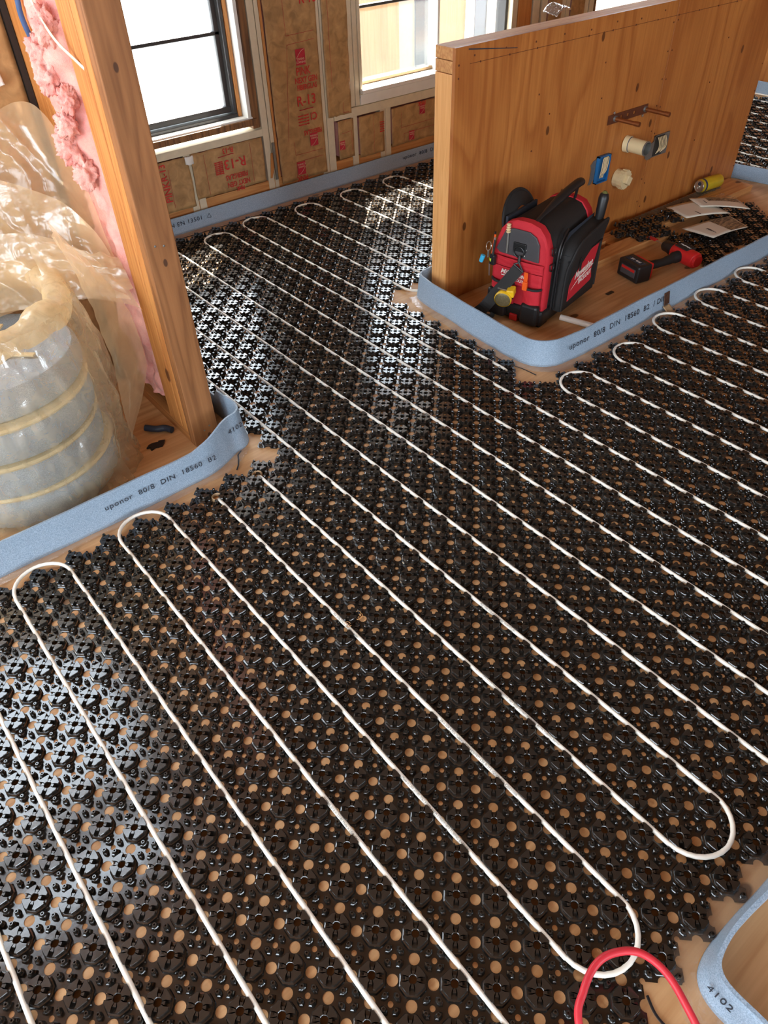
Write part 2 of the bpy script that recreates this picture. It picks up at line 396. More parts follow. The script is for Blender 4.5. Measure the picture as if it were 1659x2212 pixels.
# panel joints in the subfloor
# ceiling; roof light above the left alcove added for the sheen on the mats
def ceiling():
    b = MB(); Z0, Z1 = 2.46, 2.6
    X0, X1, Y0, Y1 = -1.45, -0.55, 1.42, 1.72
    b.box(-3.3, 5.4, -4.3, Y0, Z0, Z1); b.box(-0.34, 5.4, Y1, 4.06, Z0, Z1); b.box(-3.3, -0.34, Y1, 1.90, Z0, Z1)  # runs past the window wall as an added eave that cuts the sun
    b.box(-3.3, X0, Y0, Y1, Z0, Z1); b.box(X1, 5.4, Y0, Y1, Z0, Z1)
    o = b.build('ceiling', M_ceil, None); tag(o, kind='structure', label='boarded ceiling with a roof light and eave added to shape the daylight', cat='ceiling')
    portal(((X0 + X1) / 2, (Y0 + Y1) / 2, 2.62), (0, 0, 0), X1 - X0, Y1 - Y0)
ceiling()
# outer walls out of view: left, front (behind the camera), right; openings added for light
b = MB()
for y0, y1 in ((-4.3, -2.9), (-1.3, -0.9), (0.9, 3.1)): b.box(-3.3, -3.2, y0, y1, -0.05, 2.5)
for y0, y1 in ((-2.9, -1.3), (-0.9, 0.9)):
    b.box(-3.3, -3.2, y0, y1, -0.05, 0.45); b.box(-3.3, -3.2, y0, y1, 2.2, 2.5)
    portal((-3.32, (y0 + y1) / 2, 1.33), (0, math.radians(-90), 0), 1.75, y1 - y0)
tag(b.build('wall_left', M_ceil, None), kind='structure', label='timber wall at the far left of the room with two openings added for daylight', cat='wall')
b = MB()
for x0, x1 in ((-3.3, -2.5), (-0.9, 0.4), (1.7, 5.3)): b.box(x0, x1, -4.3, -4.2, -0.05, 2.5)
for x0, x1 in ((-2.5, -0.9), (0.4, 1.7)):
    b.box(x0, x1, -4.3, -4.2, -0.05, 0.5); b.box(x0, x1, -4.3, -4.2, 2.15, 2.5)
    portal(((x0 + x1) / 2, -4.32, 1.33), (math.radians(90), 0, 0), x1 - x0, 1.65)
tag(b.build('wall_front', M_ceil, None), kind='structure', label='timber wall behind the camera with two openings added for daylight', cat='wall')
b = MB(); b.box(5.25, 5.35, -4.3, 3.1, -0.05, 2.5)
tag(b.build('wall_right', M_kneeply, None), kind='structure', label='plywood clad wall at the far right behind the pipes', cat='wall')

# back wall: painted framing, windows
FW = 2.90
wall = thing('wall_back', (0, FW, 0), 'framed exterior wall with cream painted studs and two windows', 'wall', kind='structure')
def wpart(name, x0, x1, y0, y1, z0, z1, mat, label=None, bev=0.002):
    b = MB(); cx = (x0 + x1) / 2; cz = z0
    b.box(x0 - cx, x1 - cx, y0, y1, 0, z1 - z0)
    o = part(name, b, mat, wall, label, bevel=bev); o.location = (cx, 0, cz); return o
TOP = 2.46
for x0, x1, z0, z1 in ((0.985, 1.022, 0, 0.34), (1.026, 1.064, 0, 0.34), (1.440, 1.476, 0, TOP), (1.480, 1.502, 0, TOP),
                       (1.796, 1.838, 0, TOP), (1.842, 1.886, 0, TOP), (2.004, 2.044, 0, 0.33), (2.205, 2.240, 0, 0.33), (2.244, 2.282, 0, 0.33), (2.66, 2.70, 0, 0.33), (3.05, 3.09, 0, 0.33),
                       (2.004, 2.036, 0.37, TOP), (2.040, 2.068, 0.37, TOP), (3.40, 3.46, 0, TOP), (3.48, 3.53, 0, TOP), (3.66, 3.70, 0, TOP), (3.705, 3.74, 0, TOP), (3.88, 3.92, 0, TOP), (3.93, 3.975, 0, TOP),
                       (0.46, 0.50, 0, 0.34), (0.20, 0.24, 0, TOP), (4.9, 4.94, 0, TOP)):
    wpart('stud', x0, x1, 0.0, 0.09, z0, z1, M_cream)
wpart('stud', 1.5035, 1.517, -0.002, 0.09, 0.11, TOP, M_wood_y, 'bare timber edge beside painted stud')
wpart('stud', 3.27, 3.385, 0.0, 0.09, 0, TOP, M_wood_y, 'new orange timber post beside the right window')
wpart('bottom_plate', 0.18, 5.24, 0.004, 0.10, 0.0, 0.118, M_wood_x, 'unpainted bottom plate')
wpart('sill_plate', 0.2, 1.44, -0.001, 0.09, 0.338, 0.372, M_cream)
wpart('sill_plate', 1.888, 3.40, -0.003, 0.09, 0.322, 0.366, M_cream)
wpart('sheathing', 0.10, 0.40, 0.1, 0.13, 0, TOP, M_rot)
for x0, x1, z0, z1 in ((0.4, 1.44, 0, 0.385), (0.4, 1.44, 2.05, TOP), (1.42, 2.06, 0, TOP), (2.06, 3.26, 0, 0.40), (2.06, 3.26, 2.05, TOP), (3.26, 3.99, 0, TOP), (3.99, 5.3, 0, 0.45), (3.99, 5.3, 2.05, TOP)):
    wpart('sheathing', x0, x1, 0.1, 0.13, z0, z1, M_rot, None, 0)
b = MB(); b.box(-0.34, 0.12, FW, FW + 0.12, 0, TOP); b.box(-0.36, -0.32, 1.86, FW + 0.12, 0, TOP)
tag(b.build('wall_back', M_ceil, None), kind='structure', label='closed part of the back wall behind the alcove', cat='wall')

# window 1 (black sash, frosted sheet)
def window1():
    w = thing('window_1', (0.9, FW, 0.4), 'black framed window with bright white panes beside the timber post', 'window', kind='structure')
    def p(name, x0, x1, y0, y1, z0, z1, mat, label=None, bev=0.003):
        b = MB(); b.box(x0 - 0.9, x1 - 0.9, y0, y1, z0 - 0.4, z1 - 0.4); return part(name, b, mat, w, label, bevel=bev)
    p('sill_nose', 0.42, 1.415, -0.012, 0.03, 0.398, 0.428, M_rot, 'worn bare timber sill edge')
    p('sill', 0.42, 1.40, 0.0, 0.10, 0.422, 0.436, M_white)
    p('jamb', 1.368, 1.388, -0.004, 0.11, 0.430, 2.05, M_white, 'nail-pocked white jamb board')
    p('jamb', 0.40, 0.425, -0.004, 0.11, 0.43, 2.05, M_white)
    p('jamb_trim', 1.346, 1.366, 0.05, 0.11, 0.436, 2.05, M_wood_y, 'bare timber strip inside the jamb')
    p('casing', 1.392, 1.434, 0.0, 0.05, 0.38, 2.06, M_rot, 'rough dark timber beside the jamb')
    p('head', 0.40, 1.43, 0.0, 0.11, 2.03, 2.07, M_white)
    p('frame', 1.326, 1.344, 0.055, 0.12, 0.437, 2.04, M_blackfr)
    p('frame', 0.43, 0.45, 0.055, 0.12, 0.437, 2.04, M_blackfr)
    p('frame', 0.43, 1.344, 0.05, 0.12, 0.436, 0.452, M_blackfr)
    p('sash_stile', 1.297, 1.322, 0.075, 0.105, 0.456, 2.03, M_blackfr)
    p('sash_stile', 0.455, 0.48, 0.075, 0.105, 0.456, 2.03, M_blackfr)
    p('sash_rail', 0.455, 1.322, 0.07, 0.105, 0.458, 0.486, M_blackfr)
    p('sash_rail', 0.455, 1.322, 0.075, 0.105, 0.783, 0.799, M_blackfr)
    p('sash_rail', 0.455, 1.322, 0.075, 0.105, 1.26, 1.30, M_blackfr)
    p('pane', 0.47, 1.31, 0.088, 0.091, 0.48, 0.79, M_frost, 'white glowing lower pane', 0)
    p('pane', 0.47, 1.31, 0.088, 0.091, 0.793, 2.03, M_frost, 'white glowing upper pane', 0)
    portal((0.89, FW + 0.16, 1.25), (math.radians(-90), 0, 0), 0.9, 1.6)
window1()
def window2():
    w = thing('window_2', (2.6, FW, 0.4), 'white framed clear window with sunlit sill behind the half-height wall', 'window', kind='structure')
    def p(name, x0, x1, y0, y1, z0, z1, mat, label=None, bev=0.003):
        b = MB(); b.box(x0 - 2.6, x1 - 2.6, y0, y1, z0 - 0.4, z1 - 0.4); return part(name, b, mat, w, label, bevel=bev)
    p('sill', 2.07, 3.26, -0.03, 0.10, 0.425, 0.445, M_white, 'sunlit white sill')
    p('apron', 2.07, 3.26, -0.008, 0.02, 0.37, 0.42, M_white)
    p('jamb', 2.070, 2.088, -0.006, 0.11, 0.40, 2.05, M_cream)
    p('jamb', 3.215, 3.26, -0.006, 0.11, 0.40, 2.05, M_cream)
    p('head', 2.07, 3.26, 0, 0.11, 2.03, 2.07, M_white)
    p('mullion', 2.655, 2.672, 0.03, 0.11, 0.44, 2.04, M_white)
    p('frame', 2.672, 2.682, 0.05, 0.11, 0.44, 2.04, M_blackfr)
    p('frame', 3.195, 3.215, 0.03, 0.11, 0.44, 2.04, M_blackfr)
    p('frame', 2.09, 2.11, 0.05, 0.11, 0.44, 2.04, M_cream)
    p('sash_rail', 2.10, 2.66, 0.07, 0.10, 0.446, 0.462, M_tan)
    p('sash_rail', 2.10, 2.66, 0.07, 0.10, 0.792, 0.806, M_blackfr)
    p('sash_rail', 2.68, 3.2, 0.07, 0.10, 0.446, 0.462, M_blackfr)
    p('pane', 2.10, 2.66, 0.084, 0.087, 0.46, 2.03, M_glass, None, 0)
    p('pane', 2.68, 3.2, 0.084, 0.087, 0.46, 2.03, M_glass, None, 0)
    portal((2.65, FW + 0.16, 1.25), (math.radians(-90), 0, 0), 1.15, 1.6)
window2()
def window3():
    w = thing('window_3', (4.4, FW, 0.45), 'bright window seen over the top of the half-height wall', 'window', kind='structure')
    def p(name, x0, x1, y0, y1, z0, z1, mat):
        b = MB(); b.box(x0 - 4.4, x1 - 4.4, y0, y1, z0 - 0.45, z1 - 0.45); return part(name, b, mat, w, bevel=0.003)
    p('frame', 3.98, 3.995, -0.004, 0.11, 0.45, 2.05, M_rot); p('frame', 5.0, 5.24, -0.004, 0.11, 0.45, 2.05, M_rot)
    p('sill', 3.98, 5.1, 0, 0.11, 0.45, 0.47, M_white); p('pane', 3.995, 5.0, 0.088, 0.091, 0.47, 2.05, M_frost)
    portal((4.5, FW + 0.16, 1.25), (math.radians(-90), 0, 0), 1.0, 1.6)
window3()

# ------------------------------------------------------------------ outdoors, seen through the windows
b = MB(); b.box(-2, 12, 3.1, 14, -0.1, -0.02)
b.box(-6, -0.3, 1.9, 3.1, -0.1, -0.02)
tag(b.build('patio', M_conc, None), 'pale concrete ground outside the windows', 'ground', kind='structure')
def out_panel(name, x0, x1, y, z1, mat, label, cat, th=0.02, z0=-0.02, lean=0.0):
    b = MB(); b.box(x0, x1, 0, th, 0, z1 - z0)
    o = b.build(name, mat, None, recenter=False); 
    for v in o.data.vertices: v.co.x -= (x0 + x1) / 2
    o.location = ((x0 + x1) / 2, y, z0); o.rotation_euler = (-lean, 0, 0)
    return tag(o, label, cat)
out_panel('plywood_sheet', 2.85, 3.53, 4.32, 1.45, M_ext, 'pale plywood sheet standing outside the left pane of the clear window', 'plywood')
out_panel('plywood_sheet', 3.88, 4.215, 4.32, 1.45, M_ext, 'pale plywood sheet outside the right pane of the clear window', 'plywood')
out_panel('white_wall_board', 3.535, 3.69, 4.33, 1.45, M_stucco, 'narrow white board outside between plywood and dark glass', 'board')
out_panel('dark_glass_sheet', 3.695, 3.87, 4.32, 1.45, plain('dark_speckled_glass', (70, 90, 110), 0.12, nscale=260, var=0.8, bmp=0), 'dark speckled glass sheet standing outside next to white board', 'glass')
out_panel('white_window_unit', 4.22, 4.295, 4.30, 1.45, M_white, 'white edge of a leaning window unit outside', 'window unit')
out_panel('dark_window_unit', 4.30, 4.43, 4.30, 1.45, plain('dark_speckled_panel', (52, 62, 78), 0.2, nscale=300, var=0.8, bmp=0), 'dark speckled window unit outside between white ones', 'window unit')
wu = thing('wrapped_window_unit', (4.65, 4.28, -0.02), 'white wrapped window unit outside with a yellow sticker', 'window unit')
b = MB(); b.box(-0.21, 0.32, 0, 0.05, 0, 1.45); part('panel', b, M_white, wu)
b = MB(); b.box(-0.13, -0.07, -0.004, 0, 0.28, 0.46); part('sticker', b, M_yellow, wu, 'yellow sticker')
b = MB(); b.box(-4, 12, 9.0, 9.2, -0.02, 2.8)
tag(b.build('neighbour_wall', M_stucco, None), 'white rendered wall of the neighbouring house outside', 'wall', kind='structure')

# ------------------------------------------------------------------ lattice floor mats
A_ = 0.0707107
ROT = 0.01074
def cell_geom():
    V = []; F = []
    # --- base sheet
    def arc(cx, cy, r, a0, a1, n):
        return [(cx + r * math.cos(math.radians(a0 + (a1 - a0) * k / n)), cy + r * math.sin(math.radians(a0 + (a1 - a0) * k / n))) for k in range(n + 1)]
    R, q = 0.14, 0.07; outer = []
    outer += arc(0, -0.5, R, 180, 0, 8)
    outer += arc(0.5, -0.5, q, 180, 90, 3)
    outer += arc(0.5, 0, R, 270, 90, 8)
    outer += arc(0.5, 0.5, q, 270, 180, 3)
    outer += arc(0, 0.5, R, 360, 180, 8)
    outer += arc(-0.5, 0.5, q, 360, 270, 3)
    outer += arc(-0.5, 0, R, 90, -90, 8)
    outer += arc(-0.5, -0.5, q, 90, 0, 3)
    nO = len(outer)
    inner = [(0.30 * math.cos(math.radians(22.5 + 45 * k)), 0.30 * math.sin(math.radians(22.5 + 45 * k))) for k in range(8)]
    vs, es, fs, *_ = delaunay_2d_cdt([Vector(p) for p in outer + inner], [], [list(range(nO)), list(range(nO, nO + 8))[::-1]], 1, 1e-5)
    zb = 0.0012 / A_
    for p in vs: V.append((p.x, p.y, zb))
    for f in fs:
        cx = sum(vs[i].x for i in f) / len(f); cy = sum(vs[i].y for i in f) / len(f)
        # inside the knob?
        def inside(poly, x, y):
            c = False; n = len(poly)
            for i in range(n):
                x1, y1 = poly[i]; x2, y2 = poly[i - 1]
                if (y1 > y) != (y2 > y) and x < (x2 - x1) * (y - y1) / (y2 - y1) + x1: c = not c
            return c
        if inside(inner, cx, cy) or not inside(outer, cx, cy): continue
        f = list(f)
        a = Vector(vs[f[1]]) - Vector(vs[f[0]]); c = Vector(vs[f[2]]) - Vector(vs[f[0]])
        if a.x * c.y - a.y * c.x < 0: f.reverse()
        F.append(tuple(f))
    # hole lips
    def lip(idx):
        base = len(V)
        for p in idx: V.append((p[0], p[1], zb)); V.append((p[0], p[1], 0.0))
        for k in range(len(idx) - 1): F.append((base + 2 * k, base + 2 * k + 1, base + 2 * k + 3, base + 2 * k + 2))
    lip(outer[0:9]); lip(outer[13:22]); lip(outer[26:35]); lip(outer[39:48])
    # --- big knob : ring outline, notches on the lattice axes
    Rk = 0.315; w = 0.072; dn = 0.120
    top = []; full = []
    for qd in range(4):
        a = math.radians(90 * qd); ca, sa = math.cos(a), math.sin(a)
        def P(x, y): return (x * ca - y * sa, x * sa + y * ca)
        # notch: from (Rk',-w) in to (Rk'-dn,-w) to (Rk'-dn,w) out ; then corner to the lobe
        e = Rk * 0.97
        top += [P(e, -w), P(e - dn, -w), P(e - dn, w), P(e, w), P(e, 0.128), P(0.232, 0.208), P(0.208, 0.232), P(0.128, e)]
        full += [P(e, -w), P(e, -w * 0.3), P(e, w * 0.3), P(e, w), P(e, 0.128), P(0.232, 0.208), P(0.208, 0.232), P(0.128, e)]
    n = len(top); H = 0.0195 / A_
    def ring(poly, s, z):
        base = len(V)
        for p in poly: V.append((p[0] * s, p[1] * s, z))
        return base
    def band(a, c, n):
        for k in range(n):
            k2 = (k + 1) % n; F.append((a + k, a + k2, c + k2, c + k))   # a lower, c upper (ccw outside)
    # inner hole ring with matching count
    hr = []
    for p in top:
        th = math.atan2(p[1], p[0]); hr.append((0.098 * math.cos(th), 0.098 * math.sin(th)))
    r_h0 = ring(hr, 1, H - 0.09); r_h1 = ring(hr, 1.0, H - 0.012); r_h2 = ring(hr, 1.12, H)
    r_t = ring(top, 0.96, H); r_t2 = ring(top, 1.0, H - 0.018); r_m = ring(top, 0.955, 0.135); r_f = ring(full, 0.965, 0.13)
    r_g = ring(full, 0.965, 0.105); r_s0 = ring(full, 1.07, 0.095); r_s1 = ring(full, 1.09, 0.035); r_s2 = ring(full, 1.15, zb)
    # flat top: fill between hr ring and top outline
    for k in range(n):
        k2 = (k + 1) % n; F.append((r_h2 + k2, r_h2 + k, r_t + k, r_t + k2))
    band(r_h1, r_h2, n); band(r_h0, r_h1, n)
    band(r_t2, r_t, n); band(r_m, r_t2, n); band(r_f, r_m, n); band(r_g, r_f, n); band(r_s0, r_g, n); band(r_s1, r_s0, n); band(r_s2, r_s1, n)
    # --- studs
    for sx, sy in ((1, 1), (-1, 1), (-1, -1), (1, -1)):
        cx, cy = sx * 0.352, sy * 0.352; ns = 8; ang = math.atan2(sy, sx)
        def rr(rad, z, tear=0.0):
            base = len(V)
            for k in range(ns):
                th = 2 * PI * k / ns
                r = rad + tear * max(0, -math.cos(th - ang - PI)) ** 2 * 0.2 + tear * abs(math.sin(th - ang)) ** 3
                V.append((cx + r * math.cos(th), cy + r * math.sin(th), z))
            return base
        h = 0.0155 / A_
        c0 = rr(0.026, h - 0.05); c1 = rr(0.028, h); c2 = rr(0.050, h); c3 = rr(0.059, h - 0.018); c4 = rr(0.054, 0.12, 0.026); c5 = rr(0.068, 0.10, 0.045); c6 = rr(0.082, zb, 0.050)
        band(c0, c1, ns)
        for k in range(ns):
            k2 = (k + 1) % ns; F.append((c1 + k2, c1 + k, c2 + k, c2 + k2))
        band(c3, c2, ns); band(c4, c3, ns); band(c5, c4, ns); band(c6, c5, ns)
        F.append(tuple(c0 + k for k in range(ns)))
    # shallow ribs on the sheet beside the knob
    return np.array(V, dtype=np.float64), F
CV, CF = cell_geom()

def tile(name, cells, origin, ang, jit=0.0):
    """cells: list of (i,j); lattice i,j directions at 45 degrees to the pipes"""
    nC = len(cells); nv = len(CV)
    c = np.array(cells, dtype=np.float64)
    P = CV[None, :, :].repeat(nC, 0).copy()
    P[:, :, 0] += c[:, 0:1]; P[:, :, 1] += c[:, 1:2]
    X = P[:, :, 0]; Y = P[:, :, 1]; Zz = P[:, :, 2] * A_
    wx = 0.05 * (X - Y); wy = -0.05 * (X + Y)
    ca, sa = math.cos(ang), math.sin(ang)
    W = np.stack([ca * wx - sa * wy, sa * wx + ca * wy, Zz], axis=2).reshape(-1, 3)
    # lattice frame is left-handed vs world after the mapping, so flip faces
    loops = np.array([i for f in CF for i in reversed(f)], dtype=np.int64); tot = np.array([len(f) for f in CF], dtype=np.int64)
    L = (loops[None, :] + (np.arange(nC) * nv)[:, None]).reshape(-1)
    T = np.tile(tot, nC); S = np.concatenate([[0], np.cumsum(T)[:-1]])
    me = bpy.data.meshes.new(name)
    me.vertices.add(len(W)); me.vertices.foreach_set('co', W.reshape(-1))
    me.loops.add(len(L)); me.loops.foreach_set('vertex_index', L.astype(np.int32))
    me.polygons.add(len(T)); me.polygons.foreach_set('loop_start', S.astype(np.int32)); me.polygons.foreach_set('loop_total', T.astype(np.int32))
    me.polygons.foreach_set('use_smooth', np.zeros(len(T), dtype=bool))
    me.update(calc_edges=True); me.validate()
    me.materials.append(M_mat)
    o = bpy.data.objects.new(name, me); COL.objects.link(o); o.location = origin
    return o

def w2l(x, y):   # world -> lattice floats
    ca, sa = math.cos(ROT), math.sin(ROT)
    a = ca * x + sa * y; bq = -sa * x + ca * y
    mm, nn = a / 0.05, -bq / 0.05
    return (mm + nn) / 2, (nn - mm) / 2
def l2w(i, j):
    wx = 0.05 * (i - j); wy = -0.05 * (i + j); ca, sa = math.cos(ROT), math.sin(ROT)
    return ca * wx - sa * wy, sa * wx + ca * wy
def inframe(x, y, mrg=60):
    p = Vector((x, y, 0.01)) - CP
    c = [sum(CR[r][k] * p[k] for k in range(3)) for r in range(3)]
    if c[2] < 0.1: return False
    u = 1562.3 * c[0] / c[2] + 829.5; v = 1562.3 * c[1] / c[2] + 1106
    return -250 - mrg < u < 1909 + mrg and -60 < v < 2400 + mrg

def region_cells(test):
    out = []
    for i in range(-140, 140):
        for j in range(-140, 140):
            x, y = l2w(i, j)
            if -2.2 < x < 5.3 and -1.4 < y < 2.9 and inframe(x, y) and test(x, y): out.append((i, j))
    return out
def in_field(x, y):
    r = 0.026
    if y > 2.805 - r: return False
    if x < 0.24 and y > 1.055 - r: return False                       # alcove, post
    if (1.226 if y > 0.86 else 1.205) - r < x < 3.62 + r and 0.755 - r < y < 1.60 + r:            # platform and half wall
        return False
    if x > -0.06 and y < -0.625: return False
    if x > 5.14 - r: return False
    return True
front = region_cells(lambda x, y: in_field(x, y) and y <= 1.03 and x < 3.5)
back = region_cells(lambda x, y: in_field(x, y) and y > 1.03 and x < 3.3)
right = region_cells(lambda x, y: in_field(x, y) and ((y > 1.03 and x >= 3.3) or (y <= 1.03 and x >= 3.5)))
tag(tile('knob_mat', front, (0, 0, 0.0), ROT), 'glossy black knobbed heating mat covering the foreground floor', 'floor heating mat', 'black knobbed heating mats on the floor')
tag(tile('knob_mat', back, (0, 0, 0.0), ROT), 'glossy black knobbed heating mat between timber post and window wall', 'floor heating mat', 'black knobbed heating mats on the floor')
tag(tile('knob_mat', right, (0, 0, 0.0), ROT), 'black knobbed heating mat seen past the right end of the half wall', 'floor heating mat', 'black knobbed heating mats on the floor')

# ------------------------------------------------------------------ pipes laid in the lanes
def lane(L, A, z=0.0125):
    x, y = 0.05 * L, 0.05 * A; ca, sa = math.cos(ROT), math.sin(ROT)
    return Vector((ca * x - sa * y, sa * x + ca * y, z))
def uturn(L0, L1, A, sgn):
    c = (L0 + L1) / 2; r = (L1 - L0) / 2
    return [lane(c - r * math.cos(PI * k / 14), A + sgn * r * 1.0 * math.sin(PI * k / 14), 0.0128 + 0.0042 * math.sin(PI * k / 14) ** 0.5) for k in range(15)]
def straight(L, A0, A1):
    n = max(2, int(abs(A1 - A0) / 1.0)); rnd = random.random() * 50
    out = []
    for k in range(n + 1):
        A = A0 + (A1 - A0) * k / n
        out.append(lane(L + 0.05 * nz(A * 0.07, rnd), A, 0.0125 + 0.0008 * nz(A * 0.3, rnd, 3)))
    return out
def add_pipe(pts, label):
    b = MB(); b.tube(pts, 0.00495, 12)
    o = b.build('heating_pipe', M_pex, None, smooth=True)
    return tag(o, label, 'heating pipe', 'white heating pipe loops in the black mat')
# near left group
add_pipe(straight(-17.5, -6, 19) + uturn(-17.5, -14.5, 19, 1) + straight(-14.5, 19, -9.5) + uturn(-14.5, -11.5, -9.5, -1) + straight(-11.5, -9.5, 19.2) + uturn(-11.5, -8.5, 19.2, 1)
         + straight(-8.5, 19.2, -10) + uturn(-8.5, -5.5, -10, -1) + straight(-5.5, -10, 19.4) + uturn(-5.5, -2.5, 19.4, 1)
         + straight(-2.5, 19.4, -9.9) + uturn(-2.5, 0.5, -9.9, -1) + straight(0.5, -9.9, 18.6) + [lane(0.52, 19.0, 0.010), lane(0.54, 19.25, 0.002), lane(0.55, 19.4, -0.02)],
         'white pipe looping from the left floor hole through the foreground')
add_pipe([lane(3.5, 19.6, -0.02), lane(3.5, 19.45, 0.002), lane(3.5, 19.2, 0.010)] + straight(3.5, 18.8, -9.9) + uturn(3.5, 6.5, -9.9, -1) + straight(6.5, -9.9, 50.5) + uturn(6.5, 9.5, 50.5, 1)
         + straight(9.5, 50.5, -14) + uturn(9.5, 12.5, -14, -1) + straight(12.5, -14, 52) + uturn(12.5, 15.5, 52, 1) + straight(15.5, 52, -14)
         + uturn(15.5, 18.5, -14, -1) + straight(18.5, -14, 52.4) + uturn(18.5, 21.5, 52.4, 1) + straight(21.5, 52.4, -14),
         'white pipe rising from the second floor hole and running to the window wall')
add_pipe([lane(23.3, 16.9, 0.008), lane(23.35, 17.1, 0.012)] + straight(23.5, 17.8, 53.4) + uturn(23.5, 26.5, 53.4, 1) + straight(26.5, 53.4, 32.1) + uturn(26.5, 29.5, 32.1, -1)
         + straight(29.5, 32.1, 52.8) + uturn(29.5, 32.5, 52.8, 1) + straight(32.5, 52.8, 33.5) + uturn(32.5, 35.5, 33.5, -1) + straight(35.5, 33.5, 52.8)
         + uturn(35.5, 38.5, 52.8, 1) + straight(38.5, 52.8, 33.5) + uturn(38.5, 41.5, 33.5, -1) + straight(41.5, 33.5, 52.8) + uturn(41.5, 44.5, 52.8, 1) + straight(44.5, 52.8, 33.5),
         'white pipe looping below the windows, cut end by the platform corner')
pr = []
for k, (l0, A) in enumerate(((24.5, 12.6), (30.5, 12.6), (36.5, 13.4), (42.5, 13.6), (48.5, 13.6), (54.5, 13.6))):
    pr += straight(l0, -8, A) + uturn(l0, l0 + 3, A, 1) + straight(l0 + 3, A, -8)
    if k < 5: pr += uturn(l0 + 3, l0 + 6, -8, -1)
add_pipe(pr, 'white pipe looping beside the platform at the right')
pr = []
for k in range(5):
    l0 = 75.5 + 6.25 * k
    pr += straight(l0, 18, 50) + uturn(l0, l0 + 3.12, 50, 1) + straight(l0 + 3.12, 50, 18)
    if k < 4: pr += uturn(l0 + 3.12, l0 + 6.25, 18, -1)
add_pipe(pr, 'white pipe rows seen past the right end of the half wall')

# small grey print running along the nearest pipes
def pipe_print(Ln, A0, A1, body, size=0.0062):
    c = lane(Ln, (A0 + A1) / 2, 0.0126 + 0.0049)
    x = lane(Ln, A0) - lane(Ln, A1)
    t = text('pipe_lettering', body, size, M_greyink, None, Matrix.Identity(4), ext=0.00015)
    t.matrix_world = frame(c + Vector((0, 0, 0.0003)), x, Vector((0, 0, 1)).cross(x))
    return tag(t, None, None)
pp = [o for o in bpy.data.objects if o.name.startswith('heating_pipe')]
def pipe_print2(owner, Ln, A, body, size=0.0066):
    ta = 0.5; s = math.sin(ta); cth = math.cos(ta)
    c = lane(Ln, A, 0.0126) + Vector((-0.0052 * s, -0.0, 0.0052 * cth))
    xdir = (lane(Ln, A - 1) - lane(Ln, A)).normalized()
    ydir = Vector((0.9, 0.0, 0.45))
    Mx = frame(c - owner.location, xdir, ydir)
    t = text('lettering', body, size, M_greyink, owner, Mx, ext=0.0001)
    return t
pipe_print2(pp[0], 0.5, -2.6, '3/8 in SDR 9 PEX TUBING ASTM F876/F877 CSA B137.5 cQNPSI P321 F2023/5006')
pipe_print2(pp[0], -2.5, -3.2, 'Made in USA 221BS 1061 F2098 ASTM F1960/F1807 TUBING BARRIER')
pipe_print2(pp[0], 0.5, 6.5, 'PEX 5106 5/16 in 180F/100psi 160801')
pipe_print2(pp[1], 3.5, -2.0, 'Made in USA 221BS 1801/0158080516 1061 RSSE F2098/F1807/F1960 ASTM TUBING Barrier')
pipe_print2(pp[1], 6.5, 2.0, 'PEX 3106 5/16 in SDR9 cNSF 10181075181')
pipe_print2(pp[0], -5.5, -1.0, 'TUBING 5/16 in 221BS Made in USA 1061')

# floor grommets round the two pipe entries
def grommet(L, A, lab):
    c = lane(L, A, 0); b = MB()
    M = Matrix.Translation(c + Vector((0, 0, 0.0)))
    b.lathe([(0.0125, 0.0), (0.0125, 0.010), (0.0145, 0.0125), (0.0165, 0.010), (0.0175, 0.001)], 20, M, cap=False)
    tag(b.build('pipe_grommet', M_tan, None, smooth=True), lab, 'grommet', 'tan grommets at the pipe holes')
grommet(0.55, 19.35, 'tan ring grommet where the left pipe enters the floor'); grommet(3.5, 19.55, 'tan ring grommet where the farther pipe enters the floor')

# ------------------------------------------------------------------ blue edge foam strips
def foam_strip(path, h, label, th=0.008, lean=0.0, hfun=None, wob=0.003, name='edge_foam_strip', rows=5, seed=0):
    P = [Vector((p[0], p[1], 0)) for p in path]; P = spline(P, 10)
    n = len(P); b = MB(); K = rows
    for i, p in enumerate(P):
        t = (P[min(i + 1, n - 1)] - P[max(i - 1, 0)]).normalized(); nrm = Vector((t.y, -t.x, 0))   # right side of travel
        hh = h if hfun is None else hfun(p, i / (n - 1), h)
        for side in (1, -1):
            rng = range(K + 1) if side == 1 else range(K, -1, -1)
            for k in rng:
                q = k / K
                off = lean * (1 - q) ** 1.5 + wob * nz(p.x * 4 + seed, p.y * 4, q * 1.5) + 0.004 * nz(p.x * 9, p.y * 9 + seed, q)
                b.v.append(p + nrm * (off + side * th / 2 * (0.75 if k in (0, K) else 1)) + Vector((0, 0, 0.001 + q * hh)))
    m_ = 2 * (K + 1)
    for i in range(n - 1):
        for k in range(m_):
            k2 = (k + 1) % m_; b.f.append((i * m_ + k, (i + 1) * m_ + k, (i + 1) * m_ + k2, i * m_ + k2))
    b.f.append(tuple(range(m_))); b.f.append(tuple((n - 1) * m_ + k for k in reversed(range(m_))))
    o = b.build(name, M_foam, None, smooth=True)
    return tag(o, label, 'foam strip', 'blue edge foam strips')
sA = foam_strip([(-1.6, 1.085), (-1.0, 1.085), (-0.5, 1.088), (-0.1, 1.088), (0.05, 1.095), (0.12, 1.115), (0.17, 1.14), (0.215, 1.155), (0.235, 1.20), (0.225, 1.32), (0.215, 1.7), (0.212, 2.3), (0.225, 2.8)], 0.100,
           'grey blue printed foam strip in front of the bagged roll', lean=0.014, hfun=lambda p, t, h: h + (0.03 * max(0, min(1, (p.x - 0.02) / 0.12)) if p.y < 1.3 else 0.0), seed=3)
